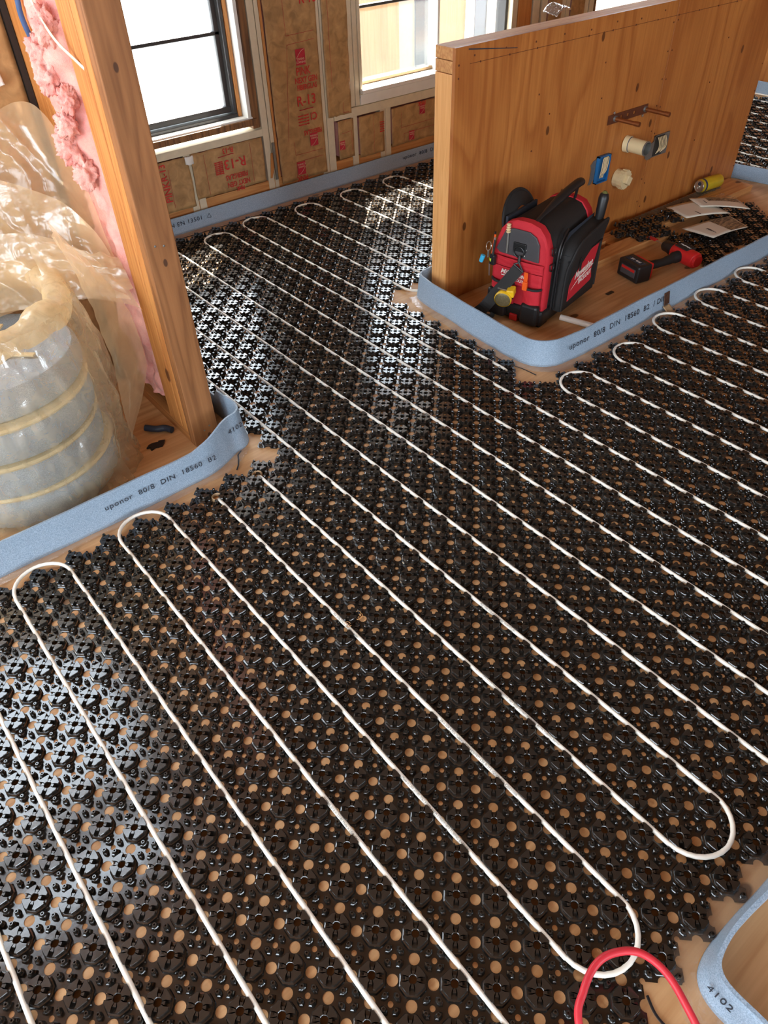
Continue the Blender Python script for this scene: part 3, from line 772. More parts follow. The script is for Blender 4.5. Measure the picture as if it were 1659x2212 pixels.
sB = foam_strip([(0.24, 2.872), (1.0, 2.874), (2.0, 2.872), (3.0, 2.873), (4.0, 2.874), (5.12, 2.872)], 0.080, 'long grey blue foam strip along the window wall', lean=0.010, seed=9)
sC = foam_strip([(1.75, 1.575), (1.55, 1.575), (1.40, 1.572), (1.33, 1.55), (1.308, 1.48), (1.298, 1.35), (1.283, 1.2), (1.270, 1.05), (1.266, 0.94), (1.280, 0.865), (1.325, 0.822), (1.40, 0.805), (1.6, 0.80), (2.0, 0.80), (2.5, 0.802), (3.0, 0.80), (3.44, 0.80), (3.52, 0.83), (3.56, 0.92), (3.565, 1.2), (3.54, 1.36), (3.512, 1.48), (3.50, 1.56)][::-1], 0.098,
           'blue foam strip curving round the plywood platform', lean=-0.014, wob=0.006, hfun=lambda p, t, h: h * (0.80 if p.x > 3.45 else 1.0), seed=5)
sC.rotation_euler = (0, 0, 0)
sD = foam_strip([(5.2, -1.5), (5.2, 0), (5.2, 1.5), (5.2, 2.85)], 0.082, 'blue foam strip against the far right plywood wall', lean=-0.008, seed=6)
sE = foam_strip([(1.3, -0.672), (0.8, -0.668), (0.42, -0.664), (0.26, -0.660), (0.16, -0.655), (0.10, -0.653), (0.062, -0.657), (0.038, -0.668), (0.026, -0.695), (0.027, -0.75), (0.032, -0.85), (0.035, -1.2)], 0.080,
           'pale blue foam strip bending at the bottom right corner', lean=0.010, th=0.010, wob=0.003, seed=12)

def strip_text(owner, body, o, xdir, size, tilt=0.10, up=(0, 0, 1), sx=1.15, mat=None, sp=1.12):
    x = Vector(xdir).normalized(); u = Vector(up)
    Mx = frame(Vector(o) - owner.location, x, u)
    return text('lettering', body, size, mat or M_ink, owner, Mx, ext=0.0003, sx=sx, space=sp)
strip_text(sA, 'uponor  80/8  DIN  18560  B2', (-0.095, 1.0755, 0.060), (1, 0, 0), 0.0225, up=(0, 0.16, 1))
strip_text(sA, '4102', (0.192, 1.133, 0.085), (1, 0.25, 0), 0.024, up=(0, 0.05, 1))
strip_text(sB, 'DIN EN 13501', (0.90, 2.862, 0.050), (1, 0, 0), 0.028, up=(0, 0.08, 1))
strip_text(sB, 'uponor  80/8  DIN  18560', (2.53, 2.861, 0.050), (1, 0, 0), 0.028, up=(0, 0.08, 1))
def recycle(owner, o):
    b = MB(); s = 0.014
    pts = [Vector((s * math.cos(math.radians(90 + 120 * k)), 0, s * math.sin(math.radians(90 + 120 * k)))) for k in range(3)]
    for k in range(3):
        p, q = pts[k], pts[(k + 1) % 3]; d = q - p
        b.tube([p + d * 0.1, p + d * 0.8], 0.0009, 6); b.tube([p + d * 0.78, p + d * 0.92], [0.0022, 0.0004], 6)
    for v in b.v: v += Vector(o) - owner.location
    b.build('recycling_mark', M_ink, owner)
recycle(sB, (1.045, 2.861, 0.048))
strip_text(sC, 'uponor  80/8  DIN  18560  B2  / DIN', (1.68, 0.789, 0.058), (1, 0, 0), 0.031, up=(0, 0.16, 1), sx=1.1)
# upside-down lettering on the bottom right strip
strip_text(sE, '4102', (0.0165, -0.695, 0.045), (0, -1.0, 0), 0.026, up=(0.12, 0, 1), sx=0.8)
strip_text(sE, 'B1  /  DIN', (0.0195, -0.770, 0.045), (0, -1.0, 0), 0.026, up=(0.12, 0, 1), sx=0.8)

# clear plastic skirts lying at the foot of the strips
def skirt(path, w, label, seed=0, z=0.003):
    P = spline([Vector((p[0], p[1], 0)) for p in path], 14); n = len(P); b = MB(); K = 8
    for i, p in enumerate(P):
        t = (P[min(i + 1, n - 1)] - P[max(i - 1, 0)]).normalized(); nr = Vector((t.y, -t.x, 0))
        ww = w * (1 + 0.25 * nz(i * 0.13, seed))
        for k in range(K + 1):
            q = k / K
            b.v.append(p + nr * ww * q + Vector((0, 0, z + 0.004 * (1 - q) + 0.0045 * abs(nz(i * 0.45, q * 4, seed)) + 0.003 * abs(nz(i * 1.1, q * 2, seed + 5)))))
    for i in range(n - 1):
        for k in range(K): b.f.append((i * (K + 1) + k, (i + 1) * (K + 1) + k, (i + 1) * (K + 1) + k + 1, i * (K + 1) + k + 1))
    o = b.build('plastic_film_skirt', M_skirt, None, smooth=True, auto=False)
    return tag(o, label, 'plastic film', 'clear film skirts at the foam strips')
skirt([(3.4, 0.788), (2.6, 0.790), (2.0, 0.788), (1.5, 0.786), (1.35, 0.79), (1.28, 0.84), (1.252, 0.93), (1.258, 1.1), (1.275, 1.3), (1.29, 1.46), (1.315, 1.55)][::-1], 0.042, 'crinkled clear film at the foot of the platform strip', 2)
skirt([(0.9, -0.655), (0.3, -0.650), (0.1, -0.640), (0.045, -0.645), (0.020, -0.665), (0.012, -0.70), (0.014, -0.76), (0.02, -0.9)], 0.045, 'crinkled shiny film beside the bottom right strip', 8).scale = (1, 1, 1)
skirt([(-1.2, 1.074), (-0.5, 1.076), (0.0, 1.078), (0.13, 1.10), (0.20, 1.14)], 0.035, 'thin clear film at the foot of the left strip', 5)
skirt([(0.3, 2.862), (1.5, 2.864), (3.0, 2.862), (5.0, 2.862)], 0.05, 'thin clear film at the foot of the window wall strip', 9)
# black edge line by the far strip and near the corner
b = MB()
b.tube([Vector((0.30 + 0.1 * k, 2.806 + 0.006 * nz(k * 0.7, 3), 0.002 + 0.002 * abs(nz(k * 1.1, 1)))) for k in range(47)], 0.0025, 6, flat=0.6)
one('sealing_cord', b, M_blackplastic, 'thin black cord on the floor below the windows', 'cord', smooth=True)
b = MB(); b.tube([Vector(p) for p in ((0.13, 1.045, 0.004), (0.145, 1.06, 0.006), (0.16, 1.085, 0.004), (0.17, 1.105, 0.006), (0.19, 1.12, 0.004))], 0.0025, 6, flat=0.5)
one('sealing_cord', b, M_blackplastic, 'short black cord end at the corner of the left strip', 'cord', smooth=True)
b = MB(); b.tube(spline([(-0.055, -0.618, 0.003), (-0.068, -0.65, 0.004), (-0.062, -0.70, 0.003), (-0.045, -0.78, 0.003), (-0.04, -0.9, 0.003)], 6), 0.0025, 6, flat=0.5)
one('sealing_cord', b, M_blackplastic, 'black cord beside the shiny film at bottom right', 'cord', smooth=True)
b = MB(); b.tube(spline([(1.175, 1.33, 0.003), (1.20, 1.2, 0.004), (1.215, 1.05, 0.003), (1.21, 0.93, 0.003), (1.225, 0.86, 0.003), (1.23, 0.80, 0.003)], 6), 0.0022, 6, flat=0.5)
one('sealing_cord', b, M_blackplastic, 'black cord on the floor beside the platform strip', 'cord', smooth=True)

# ------------------------------------------------------------------ alcove partition with the timber post
pw = thing('stud_partition', (0.134, 1.45, 0), 'timber stud partition with a double end post at left', 'partition wall')
def ppart(name, x0, x1, y0, y1, z0, z1, mat, label=None, bev=0.003):
    b = MB(); b.box(x0 - 0.134, x1 - 0.134, y0 - 1.45, y1 - 1.45, z0, z1); return part(name, b, mat, pw, label, bevel=bev)
ppart('stud', 0.0905, 0.1785, 1.236, 1.274, 0, 2.46, M_wood_p, 'knotty brown end stud')
ppart('stud', 0.0905, 0.1785, 1.2765, 1.3145, 0.038, 2.46, M_wood_y)
ppart('stud', 0.0905, 0.1785, 1.317, 1.405, 0.038, 2.46, M_wood_y)
ppart('stud', 0.0905, 0.1785, 1.66, 1.698, 0.038, 2.46, M_wood_y)
ppart('stud', 0.0905, 0.1785, 1.6995, 1.800, 0.038, 2.46, M_wood_y)
ppart('bottom_plate', 0.0905, 0.1785, 1.2765, 2.89, 0, 0.0375, M_wood_yy)
ppart('sheathing', 0.180, 0.192, 1.32, 2.89, 0, 2.46, M_wood_p, None, 0)
ppart('blocking', 0.10, 0.15, 1.640, 1.659, 1.055, 1.09, M_white, 'short white block')
# nails in the post face
def nails(parent, pts, r, mat, org, axis='Y', name='nail'):
    b = MB()
    for (x, y, z) in pts:
        M = Matrix.Translation(Vector((x, y, z)) - Vector(org)) @ Matrix.Rotation(math.radians(90), 4, 'X')
        b.lathe([(r, -0.001), (r, 0.0012), (r * 0.5, 0.0016)], 10, M)
    return b.build(name, mat, parent)
nails(pw, [(0.118, 1.2355, 0.66), (0.142, 1.2355, 0.655), (0.13, 1.2355, 0.05), (0.15, 1.2355, 0.06)], 0.003, M_galv, (0.134, 1.45, 0), name='nail_heads')

# pink batt spilling out of the partition
def pinkbatt():
    b = MB()
    def fn(u, v):
        z = 0.10 + 2.3 * u
        y = 1.405 + 0.25 * v
        edge = math.sin(PI * min(1, max(0, v))) ** 0.35
        up = min(1, max(0, (z - 0.75) / 0.35))
        bl = 0.010 + 0.018 * up * max(0, 1 - (z - 1.25) / 0.5 if z > 1.25 else 1)
        x = 0.125 - edge * (0.03 + bl) + 0.028 * nz(z * 7, y * 9, 4) + 0.014 * nz(z * 22, y * 24, 1) + 0.006 * nz(z * 60, y * 60, 2)
        return (x, y + 0.01 * nz(z * 8, v * 5, 7), z)
    b.grid(fn, 260, 36)
    o = one('insulation_batt', b, M_pink, 'pink fluffy fibreglass batt bulging from the left partition', 'insulation', smooth=True, auto=False)
    b = MB()
    for k in range(7):
        cz = 0.80 + 0.056 * k + 0.015 * random.random(); cy = 1.47 + 0.03 * math.sin(k * 1.7); r = 0.022 + 0.010 * random.random()
        cx = 0.058 + 0.010 * math.cos(k * 2.1)
        n = len(b.v); nu, nv = 40, 28
        for i in range(nu):
            for j in range(nv + 1):
                th = 2 * PI * i / nu; ph = PI * j / nv
                d = Vector((math.sin(ph) * math.cos(th), math.sin(ph) * math.sin(th), math.cos(ph)))
                rr = r * (1 + 0.5 * nz(d.x * 2 + k * 5, d.y * 2, d.z * 2) + 0.35 * nz(d.x * 6, d.y * 6 + k, d.z * 6) + 0.15 * nz(d.x * 18, d.y * 18 + k, d.z * 18))
                b.v.append(Vector((cx, cy, cz)) + Vector((d.x * rr, d.y * rr, d.z * rr * 1.35)))
        for i in range(nu):
            for j in range(nv):
                i2 = (i + 1) % nu; b.f.append((n + i * (nv + 1) + j, n + i2 * (nv + 1) + j, n + i2 * (nv + 1) + j + 1, n + i * (nv + 1) + j + 1))
    for v in b.v: v -= o.location
    b.build('loose_tuft', M_pink, o, smooth=True, auto=False)
pinkbatt()
# cables in the partition
b = MB(); b.tube(spline([(0.055, 1.56, 1.40), (0.052, 1.54, 1.22), (0.05, 1.55, 1.14), (0.075, 1.57, 1.05), (0.11, 1.58, 0.95), (0.10, 1.57, 0.85), (0.07, 1.55, 0.76)], 8), 0.0065, 10)
one('blue_cable', b, M_cable_b, 'blue cable beside the pink insulation at upper left', 'cable', smooth=True)
b = MB(); b.tube(spline([(0.06, 1.50, 1.28), (0.055, 1.46, 1.19), (0.062, 1.40, 1.12), (0.085, 1.355, 1.075), (0.092, 1.33, 1.06)], 8), [0.005] * 33, 10, flat=0.5)
one('white_cable', b, M_cable_w, 'flat white cable crossing in front of the pink batt', 'cable', smooth=True)

# kraft faced back of the alcove
b = MB()
def fnk(u, v):
    x = -0.36 + 0.43 * u; z = 0.0 + 2.4 * v
    return (x, 1.80 + 0.008 * nz(x * 5, z * 4, 2) + 0.004 * nz(x * 14, z * 14, 3), z)
b.grid(fnk, 30, 110)
def fnk2(u, v):
    x = -1.6 + 1.24 * u; z = 1.02 * v
    return (x, 1.80 + 0.008 * nz(x * 5, z * 4, 2) + 0.004 * nz(x * 14, z * 14, 3), z)
b.grid(fnk2, 60, 60)
one('kraft_faced_batt', b, M_kraft, 'brown kraft paper insulation covering the alcove wall at far left', 'insulation', 'kraft faced batts', smooth=True, auto=False, solid=0.002)
b = MB(); b.box(0.072, 0.088, 1.788, 1.80, 0.0, 2.4)  # shade of the open gap, put in as a black strip
one('gap_shade_strip', b, M_blackplastic, 'black strip standing in for the shaded gap between kraft paper and stud at upper left', 'strip')
b = MB(); b.box(-3.2, 0.086, 1.82, 1.86, 0, 1.05); b.box(-0.37, 0.086, 1.82, 1.86, 1.05, 2.46); b.box(-3.2, -1.5, 1.82, 1.86, 1.05, 2.46); b.box(-1.5, -0.37, 1.82, 1.86, 2.3, 2.46)
tag(b.build('wall_alcove', M_rot, None), kind='structure', label='boarding behind the kraft paper of the alcove', cat='wall')
w4 = thing('added_alcove_window', (-0.935, 1.84, 1.05), 'unseen window added in the alcove wall to light the mats and the bag', 'window', kind='structure')  # added out of view; its daylight gives the mats their bluish sheen
b = MB(); b.box(-0.565, 0.565, -0.02, 0.03, 0, 0.04); b.box(-0.565, 0.565, -0.02, 0.03, 1.21, 1.25); b.box(-0.565, -0.525, -0.02, 0.03, 0, 1.25); b.box(0.525, 0.565, -0.02, 0.03, 0, 1.25); part('frame', b, M_white, w4)
b = MB(); b.box(-0.53, 0.53, 0.0, 0.003, 0.04, 1.21); part('pane', b, M_glass, w4)
portal((-0.935, 1.92, 1.675), (math.radians(-90), 0, 0), 1.1, 1.2)
b = MB(); b.grid(lambda u, v: (-0.085 + 0.10 * u, 1.770 + 0.02 * v + 0.006 * nz(u * 6, v * 3), 0.955 + 0.018 * u + 0.03 * v + 0.004 * nz(u * 9, v * 4, 3)), 20, 6)
one('torn_tape', b, M_white, 'scrap of white tape on the kraft paper at upper left', 'tape', smooth=True, solid=0.002)

# ------------------------------------------------------------------ bagged foam roll
def foam_roll():
    t = thing('foam_roll_stack', (-0.37, 1.432, 0.0), 'upright stack of blue foam rolls inside the milky bag', 'foam roll')
    z = 0.012
    hs = [0.105, 0.105, 0.10, 0.09]
    for k, h in enumerate(hs):
        b = MB(); prof = [(0.10, z), (0.242, z), (0.252, z + 0.015), (0.256, z + h / 2), (0.252, z + h - 0.018), (0.242, z + h - 0.006), (0.10, z + h - 0.006), (0.10, z)]
        ox, oy = 0.008 * math.cos(k * 2.3), 0.008 * math.sin(k * 2.3)
        tilt = Matrix.Translation((ox, oy, 0)) @ Matrix.Rotation(0.03 * math.sin(k * 1.7), 4, 'X')
        b.lathe(prof, 48, tilt, cap=False)
        o = part('foam_roll', b, M_foam, t, smooth=True)
        if k < 3:
            b = MB(); zz = z + h
            b.lathe([(0.22, zz - 0.004), (0.254, zz - 0.004), (0.259, zz + 0.004), (0.254, zz + 0.010), (0.22, zz + 0.010)], 48, tilt, cap=False)
            part('paper_band', b, M_pvcw, t, 'pale yellow band between the rolls', smooth=True)
        z += h + 0.008
    b = MB()
    b.box(-0.02, 0.16, -0.010, 0.010, z - 0.004, z + 0.001, Matrix.Rotation(0.9, 4, 'Z')); b.box(-0.2, 0.16, -0.008, 0.008, z - 0.004, z, Matrix.Rotation(-0.75, 4, 'Z'))
    part('tie_band', b, M_pvcw, t, 'pale straps across the top roll')
foam_roll()

def bag_main():
    t = thing('polythene_bag', (-0.37, 1.432, 0.0), 'milky plastic bag with rolled rim round the blue foam rolls', 'plastic bag')
    b = MB(); nt_, nzv = 150, 70
    for j in range(nzv + 1):
        q = j / nzv
        for i in range(nt_):
            th = 2 * PI * i / nt_
            z = 0.004 + 0.575 * q
            r = 0.297 + 0.012 * math.sin(PI * q) * math.cos(2 * th) - 0.03 * max(0, q - 0.72) / 0.28 + 0.022 * max(0, 0.12 - q) / 0.12
            c, s = math.cos(th), math.sin(th)
            fold = 0.016 * nz(c * 2.5 + 5, s * 2.5, z * 4) + 0.020 * abs(nz(c * 6 + z * 5, s * 6, z * 5 + 3)) + 0.012 * abs(nz(c * 13 - z * 9, s * 13, z * 8)) + 0.003 * nz(c * 24, s * 24, z * 16)
            r = max(0.279 + 0.004 * nz(th * 4, z * 20, 2) if q < 0.8 else 0.2, r + fold * 1.3)
            b.v.append(Vector((r * c, r * s, z)))
    for j in range(nzv):
        for i in range(nt_):
            i2 = (i + 1) % nt_; b.f.append((j * nt_ + i, j * nt_ + i2, (j + 1) * nt_ + i2, (j + 1) * nt_ + i))
    part('bag_wall', b, M_bagwall, t, smooth=True, auto=False)
    # bunched rim
    b = MB(); n = 120; rings = []
    pts = []; rad = []
    for i in range(n):
        th = 2 * PI * i / n; r = 0.246 + 0.012 * nz(math.cos(th) * 2, math.sin(th) * 2, 9)
        pts.append(Vector((r * math.cos(th), r * math.sin(th), 0.560 + 0.014 * nz(math.cos(th) * 3, math.sin(th) * 3, 4)))); rad.append(0.036 + 0.013 * nz(th * 2.5, 1.0, 3))
    b.tube(pts, rad, 22, closed=True)
    for k, v in enumerate(b.v):
        v += Vector((nz(v.x * 45, v.y * 45, v.z * 45), nz(v.x * 45 + 9, v.y * 45, v.z * 45), nz(v.x * 45, v.y * 45 + 9, v.z * 45))) * 0.007
    part('rolled_rim', b, M_bag2, t, 'thick crumpled rim', smooth=True, auto=False)
    # loose flap hanging down at the right side
    b = MB()
    def fn(u, v):
        z = 0.74 - 0.66 * u
        w = 0.13 * math.sin(PI * min(1, 0.12 + 0.88 * (1 - u) ** 0.8)) + 0.018
        x = 0.285 + 0.100 * math.sin(u * 2.6) - 0.02 + w * (v - 0.5) * 0.9
        y = -0.16 + 0.10 * v + 0.03 * u
        f = 0.014 * nz(u * 6, v * 4, 2) + 0.008 * abs(nz(u * 14, v * 7, 5))
        return (x + f, y + f, z)
    b.grid(fn, 60, 22)
    part('loose_flap', b, M_bag, t, 'twisted flap hanging at the right', smooth=True, auto=False)
bag_main()

def bag_top():
    t = thing('crumpled_bag', (-0.30, 1.62, 0.5), 'large crumpled milky plastic sheet heaped against the alcove wall', 'plastic bag')
    def layer(seed, ridge, zlo, name, out):
        R_ = spline([Vector(p) for p in ridge], 12); n = len(R_) - 1
        b = MB()
        def fn(u, v):
            k = min(n - 1, int(u * n)); f_ = u * n - k; r = R_[k] * (1 - f_) + R_[k + 1] * f_
            x, yb, zp = r; z = zlo + (zp - zlo) * v
            y = yb - out * (1 - v) ** 1.3
            amp = min(1.0, (0.105 - x) / 0.12 + 0.25) if x > 0 else 1.0
            f = (0.034 * nz(x * 5 + seed, z * 5, seed) + 0.030 * abs(nz(x * 10 + seed, z * 8 + x * 6, 1)) + 0.006 * abs(nz(x * 26, z * 26 + seed, 2)) + 0.0015 * nz(x * 70, z * 70, seed)) * amp
            return (x + 0.30 + 0.012 * nz(z * 6, seed, 2) * amp, y + f - 1.62, z - 0.5 + 0.014 * nz(x * 9, v * 3, seed + 3))
        b.grid(fn, 120, 70)
        part(name, b, M_bag, t, smooth=True, auto=False)
    layer(1.3, [(-1.1, 1.72, 0.80), (-0.6, 1.74, 0.84), (-0.3, 1.74, 0.86), (-0.12, 1.72, 0.88), (-0.04, 1.70, 0.925), (0.02, 1.68, 0.945), (0.055, 1.64, 0.93), (0.072, 1.58, 0.86), (0.076, 1.50, 0.70), (0.076, 1.44, 0.50)], 0.50, 'bag_sheet', 0.06)
    layer(5.1, [(-1.1, 1.66, 0.74), (-0.6, 1.66, 0.77), (-0.3, 1.65, 0.80), (-0.15, 1.62, 0.80), (-0.05, 1.57, 0.76), (0.02, 1.52, 0.70), (0.06, 1.45, 0.62), (0.07, 1.40, 0.50)], 0.46, 'bag_sheet', 0.08)
    layer(8.7, [(-1.1, 1.58, 0.66), (-0.6, 1.58, 0.68), (-0.35, 1.56, 0.70), (-0.2, 1.52, 0.69), (-0.08, 1.48, 0.66), (0.0, 1.42, 0.60), (0.05, 1.37, 0.52)], 0.50, 'bag_sheet', 0.05)
    # torn corner sticking out at the right
    b = MB()
    def fn(u, v):
        return (0.16 + 0.215 * u, -0.20 - 0.05 * u + 0.05 * v + 0.015 * nz(u * 4, v * 4, 1), 0.06 - 0.05 * u + 0.13 * v * (1 - 0.45 * u) + 0.012 * nz(u * 8, v * 5, 6))
    b.grid(fn, 40, 20)
    part('torn_corner', b, M_bag, t, 'torn corner of the sheet', smooth=True, auto=False)
bag_top()

# fill lamp added out of view in the alcove to warm the bag
lamp = thing('fill_lamp', (-1.20, 1.50, 0), 'unseen warm fill lamp added in the alcove beyond the bag', 'lamp')
b = MB(); b.lathe([(0.07, 0), (0.07, 0.012), (0.012, 0.02), (0.010, 0.80), (0.02, 0.82), (0.02, 0.86)], 20); part('stand', b, M_blackplastic, lamp, smooth=True)
b = MB(); b.lathe([(0.012, 0.86), (0.03, 0.90), (0.034, 0.93), (0.022, 0.965), (0.002, 0.975)], 16); part('bulb', b, M_bulb, lamp, 'warm bulb of the added fill lamp', smooth=True)
ld = bpy.data.lights.new('fill_bulb_light', 'POINT'); lo = bpy.data.objects.new('fill_bulb_light', ld); COL.objects.link(lo); lo.parent = lamp
lo.location = (0, 0, 0.93); ld.energy = 34; ld.color = (1.0, 0.78, 0.48); ld.shadow_soft_size = 0.04

# debris on the alcove floor
b = MB(); b.tube(spline([(0.005, 1.43, 0.013), (0.03, 1.40, 0.013), (0.055, 1.385, 0.013), (0.068, 1.36, 0.013)], 6), 0.011, 12)
one('pipe_sleeve', b, plain('dark_blue_sleeve', (40, 52, 70), 0.5), 'dark blue tube offcut on the alcove floor', 'tube', smooth=True)
def shred(x, y, s, lab, seed):
    b = MB(); n = 16
    poly = [(x + s * (0.6 + 0.5 * ((k * 7 + seed) % 3) / 2) * math.cos(2 * PI * k / n) * 1.5, y + s * (0.5 + 0.5 * ((k * 5 + seed) % 4) / 3) * math.sin(2 * PI * k / n)) for k in range(n)]
    b.prism(poly, 0.001, 0.006); one('plastic_scrap', b, M_blackplastic, lab, 'scrap')
shred(-0.005, 1.33, 0.022, 'torn black plastic scrap beside the bag on the alcove floor', 1)
shred(0.125, 1.50, 0.020, 'torn black plastic scrap under the pink insulation', 2)

# ------------------------------------------------------------------ kraft batts on the window wall
def kraft_batt(x0, x1, z0, z1, label, yf=-0.004, puff=0.006, flange=True):
    t = thing('kraft_faced_batt', ((x0 + x1) / 2, FW, z0), label, 'insulation', group='kraft faced batts')
    b = MB(); w = x1 - x0; h = z1 - z0
    def fn(u, v):
        e = (math.sin(PI * u) ** 0.5) if 0 < u < 1 else 0
        x = -w / 2 + w * u + 0.004 * nz(v * h * 14, x0 * 9, 1) * (1 if u in (0, 1) else 0)
        z = h * v + 0.004 * nz(u * 9, x0 * 3, 5) * (1 if v in (0, 1) else 0)
        return (x, yf - puff * 0.3 + 0.004 * nz(x * 20 + x0 * 31, z * 14, 2) * e + 0.002 * nz(x * 60, z * 50 + x0, 8) * e, z)
    b.grid(fn, max(6, int(w / 0.012)), max(8, int(h / 0.015)))
    part('paper_face', b, M_kraft, t, smooth=True, auto=False, solid=0.002)
    b = MB(); b.box(-w / 2 + 0.012, w / 2 - 0.012, 0.006, 0.08, 0.01, h - 0.01)
    part('fibre_core', b, M_pink, t, 'pink fibreglass core')
    return t, w, h
YF = -0.012
def ktext(t, body, x, z, size, flip=False, mat=None, sx=0.9, rot=0.0):
    s = -1 if flip else 1
    Mx = Matrix.Translation((x, YF, z)) @ Matrix.Rotation(math.radians(90), 4, 'X') @ Matrix.Rotation(PI if flip else rot, 4, 'Z')
    return text('printed_lettering', body, size, mat or M_red_print, t, Mx, ext=0.0004, sx=sx, bold=0.0006)
def klogo(t, x, z, s, flip=False):
    b = MB(); b.box(x - s / 2, x + s / 2, YF - 0.0005, YF + 0.0005, z - s * 0.62, z + s * 0.62); part('printed_logo_block', b, M_redbox, t, 'red logo square')
    k = -1 if flip else 1
    Mx = Matrix.Translation((x, YF - 0.001, z - k * s * 0.28)) @ Matrix.Rotation(math.radians(90), 4, 'X') @ Matrix.Rotation(PI if flip else 0, 4, 'Z')
    text('printed_lettering', 'OWENS\nCORNING', s * 0.24, M_pale, t, Mx, ext=0.0003, sx=0.9)
    b = MB(); pts = [Vector((x + k * (-s * 0.46 + s * 0.9 * q), YF - 0.001, z + k * (-s * 0.1 + s * 0.66 * math.sin(q * PI * 0.5)))) for q in [i / 8 for i in range(9)]]
    b.tube(pts, s * 0.018, 5); part('logo_arc', b, M_pale, t)
def kline(t, x0, z0, x1, z1, r=0.0007):
    b = MB(); n = 10
    b.tube([Vector((x0 + (x1 - x0) * k / n + 0.0015 * nz(k, x0 * 50), YF, z0 + (z1 - z0) * k / n + 0.0015 * nz(k * 1.1, z0 * 50, 3))) for k in range(n + 1)], r, 4)
    part('printed_line', b, M_redbox, t)
# tall batt between the windows
t, w, h = kraft_batt(1.520, 1.815, 0.085, 2.45, 'tall kraft batt with red lettering standing between the two windows')
klogo(t, 0.035, 0.566, 0.056); ktext(t, 'PINK', 0.044, 0.503, 0.050, sx=0.78); ktext(t, 'NEXT GEN', 0.058, 0.464, 0.036, sx=0.78); ktext(t, 'FIBERGLAS', 0.060, 0.432, 0.033, sx=0.78)
ktext(t, 'R-13', 0.048, 0.371, 0.066, sx=0.95); ktext(t, 'CI', 0.085, 0.294, 0.05, True); ktext(t, 'FIBERGLAS', 0.072, 0.222, 0.032, True, sx=0.75)
klogo(t, 0.074, 0.181, 0.050, True); klogo(t, -0.022, 0.055, 0.052, True); ktext(t, 'PINK', -0.020, 0.006, 0.036, True)
for z in (0.262, 0.276, 0.290, 0.304): ktext(t, 'glass fiber insulation', 0.020, z, 0.009, True)
ktext(t, 'R-13', 0.105, 0.80, 0.06); kline(t, -0.038, 0.625, 0.125, 0.632); kline(t, -0.038, 0.625, -0.085, 0.20); kline(t, -0.038, 0.663, 0.125, 0.668); kline(t, -0.038, 0.663, -0.045, 1.2)
kline(t, -0.05, 0.125, 0.125, 0.125); kline(t, -0.05, 0.125, -0.052, 0.19); kline(t, -0.055, 0.01, -0.05, 0.090); kline(t, -0.05, 0.090, 0.125, 0.092); kline(t, 0.0, 0.331, 0.085, 0.333, 0.0018)
# narrow batt right of it
t, w, h = kraft_batt(1.850, 2.004, 0.345, 2.45, 'narrow kraft batt with orange creases next to the clear window')
kline(t, -0.045, 0.14, -0.042, 0.6); kline(t, 0.02, 0.01, 0.055, 0.012); kline(t, 0.02, 0.01, 0.022, 0.06)
# below window 1
t, w, h = kraft_batt(0.62, 1.005, 0.100, 0.335, 'kraft batt below the black window, partly behind the post')
ktext(t, 'PINK', 0.055, 0.10, 0.05, False, rot=PI / 2); ktext(t, 'R-13', 0.052, 0.19, 0.045, False, rot=PI / 2); kline(t, 0.075, 0.02, 0.078, 0.2)
t, w, h = kraft_batt(1.020, 1.425, 0.125, 0.338, 'kraft batt below the black window with upside-down lettering')
ktext(t, 'R-13', 0.030, 0.130, 0.064, True, sx=1.05); ktext(t, 'FIBERGLAS', 0.030, 0.068, 0.034, True, sx=0.8); ktext(t, 'NEXT GEN', 0.036, 0.032, 0.034, True, sx=0.8); ktext(t, 'PINK', 0.040, 0.004, 0.028, True, sx=0.8)
ktext(t, 'R-13', 0.00, 0.194, 0.036, True); kline(t, -0.060, 0.170, 0.030, 0.174, 0.0016)
for k in range(7): ktext(t, 'fiberglass batt', -0.062, 0.094 + 0.009 * k, 0.009, True)
kline(t, 0.127, 0.01, 0.127, 0.2); kline(t, -0.135, 0.01, -0.135, 0.2)
# below window 2
t, w, h = kraft_batt(1.905, 2.010, 0.125, 0.318, 'narrow short kraft batt below the left end of the clear sill')
klogo(t, -0.032, 0.072, 0.036, True); kline(t, -0.03, 0.13, 0.035, 0.135); kline(t, 0.035, 0.03, 0.035, 0.135)
t, w, h = kraft_batt(2.050, 2.225, 0.105, 0.315, 'middle short kraft batt below the clear window')
kline(t, 0.01, 0.01, 0.012, 0.2)
for k in range(5): ktext(t, 'insulation', 0.07, 0.11 + 0.012 * k, 0.009, True)
t, w, h = kraft_batt(2.285, 2.655, 0.115, 0.315, 'wide kraft batt with two red squares beside the half wall')
klogo(t, 0.039, 0.160, 0.040, True); ktext(t, 'PINK', 0.035, 0.193, 0.030, True); klogo(t, -0.042, 0.036, 0.040, True)
kline(t, -0.12, 0.09, 0.15, 0.095); kline(t, -0.12, 0.09, -0.118, 0.17); kline(t, -0.10, 0.01, -0.10, 0.055); kline(t, -0.10, 0.055, 0.15, 0.06)
for x0, x1, lab in ((3.535, 3.655, 'left brown kraft batt seen over the half wall'), (3.745, 3.875, 'right brown kraft batt seen over the half wall')):
    kraft_batt(x0, x1, 0.3, 2.4, lab)
